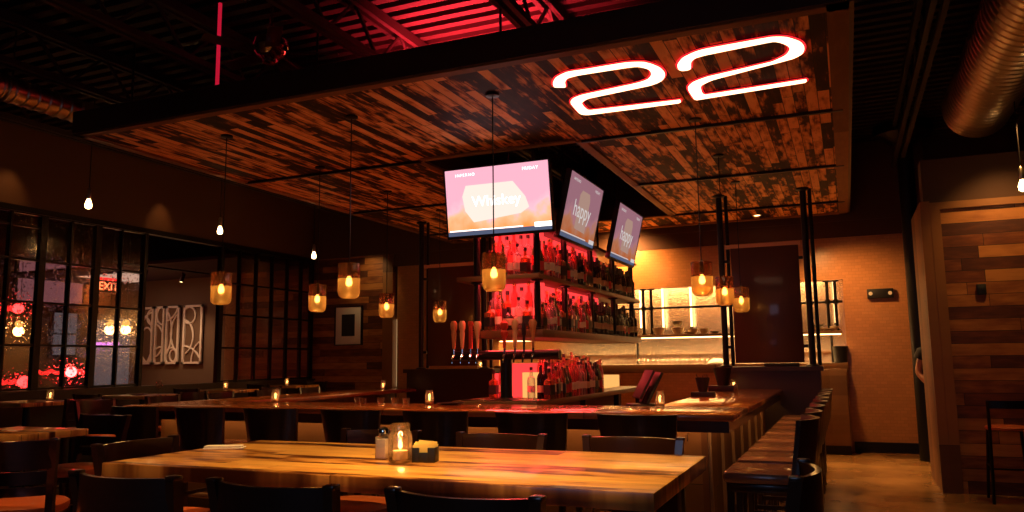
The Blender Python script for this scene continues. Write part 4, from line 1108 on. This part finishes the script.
for i, (x, y, a, l) in enumerate(((1.47,9.62,0,'nearest the corner of the right plank wall'),(1.74,9.18,0,'at the right edge of the photo'))):
    lab = 'black metal bar chair with orange seat '+l
    if i == 0: ms.location = (x, y, 0); ms.rotation_euler = (0,0,R(a)); ms['label'] = lab; ms['group'] = 'metal bar chairs at the right high table'
    else: dup(ms, (x, y, 0), R(a), lab, 'metal bar chairs at the right high table')

# ================================================================== TABLES
lt = thing('communal_table', 'long lacquered plank high table in the foreground', 'table', (-1.835, 3.085, 0))
m = MB(); m.box(-1.235, 1.235, -.515, .515, 1.01, 1.07, .004); m.build('tabletop', M_table, lt)
m = MB()
for s in (-1,1): m.box(s*1.1-.05, s*1.1+.05, -.38, .38, .95, 1.008, .004)
m.box(-1.05,1.05,-.05,.05,.93,1.008,.004); m.build('apron', M_dark, lt)
for sx in (-1,1):
    for s2 in (-1,1):
        m = MB(); m.box(sx*1.1-.045, sx*1.1+.045, s2*.33-.045, s2*.33+.045, 0, .95, .004); m.build('leg', M_dark, lt)
m = MB(); m.box(-1.1,1.1,-.03,.03,.22,.30,.004)
for s in (-1,1): m.box(s*1.1-.03, s*1.1+.03, -.33,.33,.22,.30,.004)
m.build('foot_rail', M_dark, lt)
def hightable(label, x, y, w, d, mat=None, rz=0, group='small high tables'):
    t = thing('high_table', label, 'table', (x, y, 0), rz, group)
    m = MB(); m.box(-w/2, w/2, -d/2, d/2, 1.025, 1.07, .006); m.build('tabletop', mat or M_table, t)
    m = MB(); m.lathe([(.25,0),(.25,.015),(.05,.035),(.038,.06),(.038,1.0),(.12,1.025)], n=20); m.build('pedestal', M_black, t)
hightable('small high table at the left edge behind the slatted chair', -5.16, 3.66, .7, .50)
hightable('high table with two place settings left of the bar', -9.3, 8.4, .9, .8)
hightable('high table with a bright candle in front of the wall panels', -9.55, 10.3, .9, .75)
hightable('high table with a candle before the plank wall', -9.9, 12.35, .9, .7)
hightable('high table at the right edge between the metal chairs and wall', 2.20, 9.55, .7, .55)
hightable('dark high table nearest the partition at the left', -9.2, 6.6, .9, .8)
# stools round the far tables
ST2 = [(-9.3,7.75,0,'in front of the high table with place settings'),(-9.55,9.7,0,'in front of the high table with a bright candle'),(-9.9,11.75,0,'in front of the high table before the plank wall'),(-9.2,5.95,0,'in front of the dark table at the left'),(-8.45,6.6,90,'right of the dark table at the left'),(-8.6,8.4,90,'right of the table with place settings'),(-8.85,10.3,90,'right of the table with a bright candle'),(-9.9,12.98,180,'against the plank wall behind its table')]
for x, y, a, l in ST2: dup(cc, (x, y, 0), R(a), 'dark ladder-back bar chair '+l, 'ladder-back bar chairs at the far left tables')

# ================================================================== TABLETOP THINGS
def candle_jar():
    t = thing('candle_jar', 'x', 'candle', (0,0,0))
    m = MB(); m.lathe([(.0,.001),(.038,.001),(.043,.01),(.043,.10),(.035,.118),(.034,.14),(.031,.14),(.032,.117),(.039,.10),(.039,.012),(0,.010)], n=18, cap=False); m.build('glass_jar', M_clear, t)
    m = MB(); m.lathe([(.036,.012),(.036,.035),(0,.036)], n=14); w = m.build('wax', M_wax, t)
    m = MB(); m.lathe([(0,.040),(.009,.052),(.007,.066),(0,.085)], n=8); m.build('flame', M_candle, t)
    return t
cj = candle_jar()
cpos = [(275,400.5,1.07,'on the left part of the bar near the plank wall'),(432,403.5,1.07,'on the middle of the bar front'),(659,404,1.07,'on the bar beside the tilted terminal'),(388,389,1.07,'on the left side of the bar beneath the wooden post')]
jars = [tuple(atz(a, b, z))+(l,) for a, b, z, l in cpos]
jars = [(-5.80, 7.02, 1.071, jars[0][3]), (-3.86, 6.98, 1.071, jars[1][3]), (-1.56, 7.03, 1.071, jars[2][3]), (-6.68, 10.6, 1.071, jars[3][3])]
jars += [(-1.42,10.9,1.071,'at the far right end of the bar'),(-9.55,10.3,1.071,'on the high table before the wall panels'),(-9.9,12.3,1.071,'on the high table before the plank wall'),(-9.0,6.75,1.071,'on the dark table nearest the partition'),(-5.35,HY,1.371,'on the left half wall'),]
for i, (x, y, z, l) in enumerate(jars):
    lab = 'glass jar with lit candle '+l
    if i == 0: cj.location = (x, y, z); cj['label'] = lab; cj['group'] = 'lit candle jars'
    else: dup(cj, (x, y, z), i, lab, 'lit candle jars')
    lamp('POINT', (x, y, z+.07), .5, (1,.45,.13), .012)
# mason jar with candle on the table
TZ = 1.0705
mj = thing('mason_jar_candle', 'large mason jar holding a lit candle on the long table', 'candle', (-1.795, 2.99, TZ))
m = MB(); m.lathe([(0,.001),(.045,.001),(.052,.012),(.052,.11),(.040,.135),(.038,.165),(.034,.165),(.036,.134),(.048,.11),(.048,.014),(0,.012)], n=24, cap=False); m.build('glass_jar', M_clear, mj)
m = MB()
for z in (.142,.150,.158): m.tube([(.0395*math.cos(a*PI/12), .0395*math.sin(a*PI/12), z) for a in range(24)], .003, 5, closed=True)
m.build('thread_ring', M_clear, mj)
m = MB(); m.tube([(0,0,.014),(0,0,.05)], .034, 16); m.build('wax', M_wax, mj)
m = MB(); m.lathe([(0,.052),(.010,.066),(.008,.082),(0,.105)], n=8); m.build('flame', M_candle, mj)
lamp('POINT', (-1.795, 2.99, TZ+.085), 1.2, (1,.45,.13), .012)
# salt shaker (square base, glass top) and pepper
for i, (x, y, mat, l) in enumerate(((-1.93,3.07,M_salt,'square glass shaker full of white salt left of the mason jar'),(-1.90,3.16,M_wax,'square glass shaker of amber spice behind the salt'))):
    t = thing('salt_shaker' if i == 0 else 'spice_shaker', l, 'shaker', (x, y, TZ))
    m = MB(); m.box(-.026,.026,-.026,.026,.003,.088,.005); m.build('contents', mat, t)
    m = MB(); m.box(-.028,.028,-.028,.028,0,.10,.006); m.lathe([(.026,.099),(.022,.108),(.022,.118)], n=14, cap=False); m.build('glass_body', M_clear, t)
    m = MB(); m.lathe([(.024,.112),(.024,.128),(.018,.138),(0,.141)], n=16); m.build('shaker_lid', M_chrome, t)
# sugar caddy
t = thing('sugar_caddy', 'small black caddy of yellow sweetener packets on the long table', 'caddy', (-1.70, 3.04, TZ), R(14))
m = MB(); m.box(-.05,.05,-.035,.035,0,.008,.002)
for s in (-1,1):
    m.box(-.05,-.018,s*.033-.003,s*.033+.003,0,.062,.002); m.box(.018,.05,s*.033-.003,s*.033+.003,0,.062,.002); m.box(-.02,.02,s*.033-.003,s*.033+.003,0,.042,.002)
    m.box(s*.048-.003,s*.048+.003,-.035,.035,0,.062,.002)
m.build('caddy_tray', M_plast, t)
m = MB()
for k in range(7): m.box(-.04,.04,-.026+k*.0085,-.026+k*.0085+.005,.009,.078+(k % 3)*.004,.001, rot=Matrix.Rotation(R((k-3)*2.5),4,'Y'))
m.build('sweetener_packets', M_yellow, t)
# folded napkin with cutlery
t = thing('folded_napkin', 'folded white napkin at the left end of the long table', 'napkin', (-2.93, 3.17, TZ), R(25))
m = MB(); m.box(-.10,.10,-.035,.035,0,.010,.004); m.box(-.095,.09,-.03,.028,.010,.019,.004); m.build('napkin_cloth', M_paper, t)
# bar-top items: black caddies on the right
def cup_caddy(label, x, y, sc):
    t = thing('straw_caddy', label, 'caddy', (x, y, BZ+.001))
    m = MB(); m.box(-.13*sc,.13*sc,-.07,.07,0,.055*sc,.004); m.build('caddy_base', M_plast, t)
    m = MB(); m.lathe([(.05*sc,.056*sc),(.085*sc,.22*sc),(.080*sc,.22*sc),(.046*sc,.06*sc)], n=16, cap=False); m.build('cup', M_plast, t)
    m = MB()
    for k in range(9):
        a = k*.7; m.tube([(.02*math.cos(a),.02*math.sin(a),.07*sc),(.07*sc*math.cos(a),.07*sc*math.sin(a),(.23+.015*(k % 3))*sc)], .004, 5)
    m.build('straws', M_plast, t)
cup_caddy('black cup of straws on a flat black caddy, right side of the bar', -1.50, 8.95, .95)
cup_caddy('taller black cup caddy at the far right end of the bar', -1.48, 10.35, 1.35)
m = MB(); m.lathe([(.022,0),(.026,.01),(.03,.09),(.027,.09),(.022,.014),(0,.012)], n=14, cap=False)
o = m.build('shot_glass', M_clear); o.location = (-1.30,10.15,BZ+.001); tag(o, 'small clear glass in front of the taller cup caddy', 'glass')
# POS terminal
t = thing('register_terminal', 'tilted black register terminal at the right inner corner of the bar', 'register', (-1.80, 7.34, 1.051), R(-62))
M_t = Matrix.Rotation(R(-28), 4, 'X')
m = MB(); m.box(-.15,.15,-.014,.014,.04,.36,.008, rot=M_t); m.build('terminal_body', M_plast, t)
m = MB(); m.box(-.15,.15,-.09,-.065,.05,.34,.008, rot=M_t); m.build('customer_display', M_plast, t)
m = MB(); m.box(-.14,.14,-.12,.14,0,.03,.008); m.tube([(0,.02,.03),(0,.10,.18)], .025, 8); m.build('terminal_stand', M_plast, t)
m = MB(); m.box(-2.05,-1.64,7.17,7.55,.98,1.05,.004); m.tube([(-1.75,7.35,0),(-1.75,7.35,.98)], .03, 8)
tag(m.build('register_shelf', M_darkpanel), 'dark ledge under the tilted register terminal', 'shelf')
# glasses drying on the inner bar, left of the taps
g = 0
for i, (x, y) in enumerate(((-4.45,7.02),(-4.62,6.95),(-4.3,7.05),(-4.75,7.05),(-4.14,7.0))):
    m = MB(); m.lathe([(.03,0),(.033,.008),(.038,.06),(.035,.06),(.028,.012),(0,.01)], n=14, cap=False)
    o = m.build('tumbler', M_clear); o.location = (x, y, BZ+.001); tag(o, 'short clear tumbler left of the beer taps, %s from the left' % ORD[(2,1,3,0,4)[i]], 'glass', 'short tumblers on the bar')
m = MB(); m.lathe([(.06,0),(.13,.012),(.14,.02),(.11,.016),(0,.01)], n=22, cap=False); o = m.build('black_plate', M_plast); o.location = (-3.62,6.98,BZ+.001); tag(o, 'round black dish on the bar before the beer taps', 'dish')
m = MB(); m.lathe([(.06,0),(.13,.012),(.14,.02),(.11,.016),(0,.01)], n=22, cap=False); o = m.build('dinner_plate', M_paper); o.location = (-9.3,8.3,1.071); tag(o, 'small white plate on the table with place settings', 'plate')
m = MB(); m.lathe([(.035,0),(.035,.004),(.006,.012),(.005,.08),(.036,.11),(.042,.15),(.036,.19)], n=14, cap=False); o = m.build('wine_glass', M_clear); o.location = (-9.05,8.45,1.071); tag(o, 'stemmed glass on the table with place settings', 'glass')

# ================================================================== OVERHEAD
# spiral ducts
def duct(label, X, Z, r, y0, y1, box=False):
    t = thing('spiral_duct', label, 'duct', (X, 0, Z))
    m = MB(); P = []; Rr = []; y = y0
    prof = []
    while y < y1: prof += [(r, y), (r, y+.085), (r+.010, y+.095), (r+.010, y+.11)]; y += .12
    m.lathe(prof, n=32, cap=True); m.xf(Matrix.Rotation(R(-90), 4, 'X'))
    m.build('duct_tube', M_duct, t)
    m = MB()
    for yy in (y0+.02, y0+1.25, y0+2.9):
        m.tube([((r+.012)*math.cos(a*PI/16), yy, (r+.012)*math.sin(a*PI/16)) for a in range(32)], .012, 6, closed=True)
    m.build('joint_ring', M_duct, t)
    m = MB(); s = 1
    m.box(-r*.98-.02, -r*.70, y0+1.35, y0+2.2, -.16, .10, .004); m.build('air_register', M_darkpanel, t)
    m = MB()
    for yy in (y0+.6, y0+3): m.tube([(0,yy,r),(0,yy,CEIL-Z)], .008, 6)
    m.build('hanger', M_black, t)
    return t
duct('fat spiral metal duct at the upper right', 1.62, 4.45, .36, 3.2, 10.6)
duct('dim spiral metal duct at the upper left', -7.5, 4.22, .125, 2.0, 5.65)
# ceiling fan
fn = thing('ceiling_fan', 'dark ceiling fan in red light above the canopy corner', 'fan', (-4.75, 5.55, 4.35))
m = MB(); m.lathe([(.03,.18),(.06,.16),(.15,.12),(.17,.04),(.13,-.03),(.07,-.07),(.07,-.10),(0,-.12)], n=24); m.tube([(0,0,.17),(0,0,.6)], .016, 8); m.build('motor_housing', M_chrome, fn)
for k in range(5):
    a = k*2*PI/5+.45; m = MB(); m.box(.16,.62,-.065,.065,-.004,.004,.003); m.bar((.10,0,.01),(.22,0,.004),.03,.01)
    m.xf(Matrix.Rotation(a,4,'Z') @ Matrix.Rotation(R(12),4,'X')); m.build('fan_blade', M_darkpanel, fn)
m = MB(); m.tube([(.05,0,-.08),(.05,0,-.26)], .003, 5); m.build('pull_chain', M_chrome, fn)
# red-lit pipe, the red light on it put in as emission
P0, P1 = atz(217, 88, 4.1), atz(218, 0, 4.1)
m = MB(); m.tube([(P0.x, P0.y, 3.98), (P0.x, P0.y, CEIL)], .018, 10); o = m.build('red_lit_pipe', emis('red_light_on_pipe', (1,.015,.06), .42)); tag(o, 'thin vertical pipe with red light put in as glow, upper left', 'light')
# red LED strips lying on the canopy edge, washing the deck
m = MB(); m.box(-4.4, -2.2, 6.9, 6.94, CZ+.08, CZ+.11); o = m.build('red_led_batten', M_ledred); tag(o, 'red led batten lying on top of the canopy', 'light')
lamp('AREA', (-3.3, 6.9, CZ+.14), 150, (1,.03,.05), 1.8, rot=(R(180),0,0), sizey=.1, spread=100)
# track lights in the side room
tr = thing('track_light', 'black track with small spot heads in the side room', 'track light', (-12.7, 11.9, 3.42))
m = MB(); m.box(-.02,.02,-1.3,1.2,0,.03,.003); m.tube([(0,-.8,.03),(0,-.8,.1)], .006, 5); m.tube([(0,.8,.03),(0,.8,.1)], .006, 5); m.build('track', M_black, tr)
for y in (-.5, .45):
    m = MB(); m.tube([(0,y,0),(0,y,-.06)], .008, 6); m.tube([(.02,y,-.06),(-.06,y+.03,-.2)], .04, 12); h = m.build('spot_head', M_black, tr)
    m = MB(); m.tube([(-.061,y+.03,-.201),(-.063,y+.031,-.204)], .034, 12); m.build('spot_lens', M_filament, h)
# wall lamps behind partition
for i, (px, py_, X, l) in enumerate(((19,324,-15.5,'blurred amber lamp seen through the leftmost panes'),(110,323,-14.5,'blurred amber lamp seen through the middle panes'),(126,323,-14.5,'wide amber lamp glow seen beside the middle panes'))):
    d = R3*(px-512)+U3*(256-py_)+F2*F_PX; q = d*(X/d.x)+Vector((0,0,CH0))
    if q.y > 13.6: q = d*(13.55/d.y)+Vector((0,0,CH0))
    t = thing('globe_lamp', l, 'lamp', tuple(q))
    m = MB(); m.lathe([(0,-.08),(.06,-.055),(.08,0),(.06,.055),(0,.08)], n=16); m.build('globe', M_lampglow, t)
    m = MB(); m.tube([(0,0,.07),(0,0,CEIL-q.z)], .006, 6); m.build('cord', M_black, t)
    lamp('POINT', (q.x, q.y, q.z-.15), 5, (1,.5,.15), .1)
# red neon on side room
for i, (px, py_, X, w, l) in enumerate(((12,382,-13.2,.45,'red neon squiggle low behind the leftmost panes'),(60,372,-14,1.1,'long red glowing tube low behind the middle panes'),(8,309,-15.5,.35,'red glowing tube high behind the leftmost panes'))):
    d = R3*(px-512)+U3*(256-py_)+F2*F_PX; q = d*(X/d.x)+Vector((0,0,CH0))
    pts = [(q.x, q.y-w/2+w*k/12, q.z+.03*math.sin(k*2)) for k in range(13)]
    neonbar(l, pts, M_redneon, .035)
    lamp('POINT', (q.x+.3, q.y, q.z), 3 if i != 1 else 14, (1,.03,.03), .1)

# ================================================================== LIGHTS
RED = (1,.05,.05); WARM = (1,.46,.14)
# kitchen
lamp('AREA', (-3.1, 14.7, 3.2), 300, (1,.58,.20), 5.5, rot=(0,0,0), sizey=1.0)
lamp('AREA', (-3.1, WY-.1, 1.835), 60, (1,.50,.17), 5.8, rot=(0,0,0), sizey=.06)
lamp('AREA', (-3.1, 15.2, 1.54), 10, (1,.50,.17), 5.8, rot=(0,0,0), sizey=.1)
# red strips inside the tower, under top deck and middle shelf
for z in (2.92, 2.335, 1.725):
    lamp('AREA', (-2.99, 9.0, z), 16, RED, .06, rot=(0,0,0), sizey=2.2)
    lamp('AREA', (-3.34, 7.74, z), 9, RED, .5, rot=(0,0,0), sizey=.06)
lamp('AREA', (-2.98, 10.9, 2.92), 2, WARM, .06, rot=(0,0,0), sizey=1.6)
# sign glow
# downlight in the canopy
p = atz(757, 215, CZ); lamp('SPOT', (p.x, p.y, CZ-.03), 40, WARM, .04, rot=(0,0,0), spot=100)
# ceiling spots (track out of frame) over the long table and foreground
lamp('SPOT', (-1.2, 2.2, 4.7), 880, (1,.56,.17), .06, target=(-1.35, 3.1, 1.07), spot=34, blend=.9)
lamp('SPOT', (-2.6, 3.4, 4.7), 400, (1,.56,.17), .06, target=(-2.5, 3.05, 1.07), spot=30, blend=.9)
lamp('SPOT', (-4.2, 1.2, 4.7), 200, (1,.45,.15), .06, target=(-4.6, 3.0, .8), spot=34, blend=.8)
# added spots with no fixture, for back wall, floor, plank wall and duct
lamp('SPOT', (-.4, 12.6, 3.3), 110, WARM, .08, target=(.3, WY, 1.6), spot=110, blend=.8)
lamp('SPOT', (1.5, 12.0, 4.6), 0.1, WARM, .08, target=(.5, 12.6, 0), spot=70, blend=.8)
lamp('SPOT', (.35, 11.9, 4.6), 420, (1,.50,.17), .08, target=(.35, 11.6, 0), spot=45, blend=.8)
lamp('SPOT', (-3.6, 13.2, 3.6), 200, WARM, .08, target=(-3.6, WY, 3.0), spot=140, blend=.8)
lamp('SPOT', (1.75, 9.3, 3.9), 70, (1,.52,.16), .05, target=(1.7, 10, 2.6), spot=80, blend=1)
lamp('SPOT', (3.2, 7.5, 3.3), 60, (1,.55,.2), .05, target=(1.7, 7.5, 4.4), spot=70, blend=.8)
lamp('AREA', (-1.0, -1.5, 2.4), 9, (.45,.6,1), 1.6, target=(-1.6, 3.5, 1.0), sizey=1.0)  # added cool light behind the camera, gives chair backs a blue sheen
# added spots without fixtures, brighten the bar top and right row of stools
for x, y, e in ((-6.4,6.9,60),(-5.0,6.7,60),(-3.4,6.5,45),(-1.9,6.8,45),(-.7,6.6,70),(-.7,8.4,70),(-.9,10.2,50),(-6.7,9.0,60)):
    lamp('SPOT', (x, y, CZ-.03), e*1.6, WARM, .04, rot=(0,0,0), spot=62, blend=.8)
# strips under the bar overhang
lamp('AREA', (-4.0, 6.36, 1.0), 9, WARM, 6.0, target=(-4.0, 6.6, .4), sizey=.03)
lamp('AREA', (-.97, 8.8, 1.0), 3.5, WARM, .03, rot=(0,0,0), sizey=4.6)
lamp('SPOT', (-7.6, 6.2, 4.7), 110, WARM, .05, target=(-7.3, 6.5, .7), spot=30, blend=.8)  # added spot without a fixture, brightens the left row seats
lamp('SPOT', (-3.9, .9, 4.3), 190, WARM, .05, target=(-2.7, 2.7, 1.0), spot=34, blend=.9)  # added spot, brightens the left front edge of the long table
lamp('SPOT', (-4.9, 1.6, 4.6), 160, WARM, .05, target=(-4.0, 2.6, .8), spot=26, blend=.8)
lamp('SPOT', (-3.2, 6.3, 3.75), 60, (1,.42,.2), .04, target=(-3.3, 7.6, 1.7), spot=40, blend=.8)  # added spot, brightens the tap handles
for yy in (7.0, 9.6): lamp('SPOT', (-10.05, yy, 4.55), 16, WARM, .03, target=(-10.38, yy, 3.72), spot=50, blend=.9)
# art wall and side room
lamp('SPOT', (-13.6, 12.6, 3.3), 70, (1,.58,.30), .05, target=(-13.9, 14.0, 1.2), spot=70, blend=.9)
lamp('AREA', (-14.5, 12.6, 3.4), 5, (1,.6,.45), 1.5, rot=(0,0,0))
lamp('SPOT', (-8.9, 13.0, 3.75), 14, (1,.66,.28), .04, target=(-8.95, WY, 3.1), spot=80, blend=.9)

def split_loose(o):
    bm = bmesh.new(); bm.from_mesh(o.data); bm.verts.ensure_lookup_table(); seen = set(); isl_ = []
    for v in bm.verts:
        if v.index in seen: continue
        st_, grp = [v], []
        seen.add(v.index)
        while st_:
            a = st_.pop(); grp.append(a.index)
            for e in a.link_edges:
                b = e.other_vert(a)
                if b.index not in seen: seen.add(b.index); st_.append(b)
        isl_.append(set(grp))
    if len(isl_) > 1:
        for i, g in enumerate(isl_):
            b2 = bm.copy(); b2.verts.ensure_lookup_table()
            bmesh.ops.delete(b2, geom=[v for v in b2.verts if v.index not in g], context='VERTS')
            if i == 0: me = o.data.copy()
            else: me = o.data.copy()
            b2.to_mesh(me); b2.free()
            if i == 0: first = me
            else:
                c = o.copy(); c.data = me; COL.objects.link(c); c.parent = o.parent
        o.data = first
    bm.free()
for o in list(COL.objects):
    if o.type == 'MESH' and o.parent is not None and o.name.split('.')[0] in ('cross_trim','edge_trim','pole_flange','seam_bar','side_batten','ceiling_hanger','clamp','hanger_rod','bag_hook','inner_riser','red_strip','joint_ring','hanger','shelf_leg') and (o.parent.name.split('.')[0] in ('plank_canopy','bar_counter','bottle_tower','screen_board','support_pole','spiral_duct','pass_shelf')):
        split_loose(o)
for o in COL.objects:
    if o.name.startswith('leg') and o.parent and o.parent.name == 'back_bar_island': split_loose(o); break
w = bpy.data.worlds.new('world'); C.world = w; w.use_nodes = True
w.node_tree.nodes['Background'].inputs[0].default_value = (.30,.12,.08,1); w.node_tree.nodes['Background'].inputs[1].default_value = .008

C.view_settings.view_transform = 'Standard'; C.view_settings.look = 'None'; C.view_settings.gamma = 1
C.view_settings.exposure = .2; C.view_settings.use_curve_mapping = False
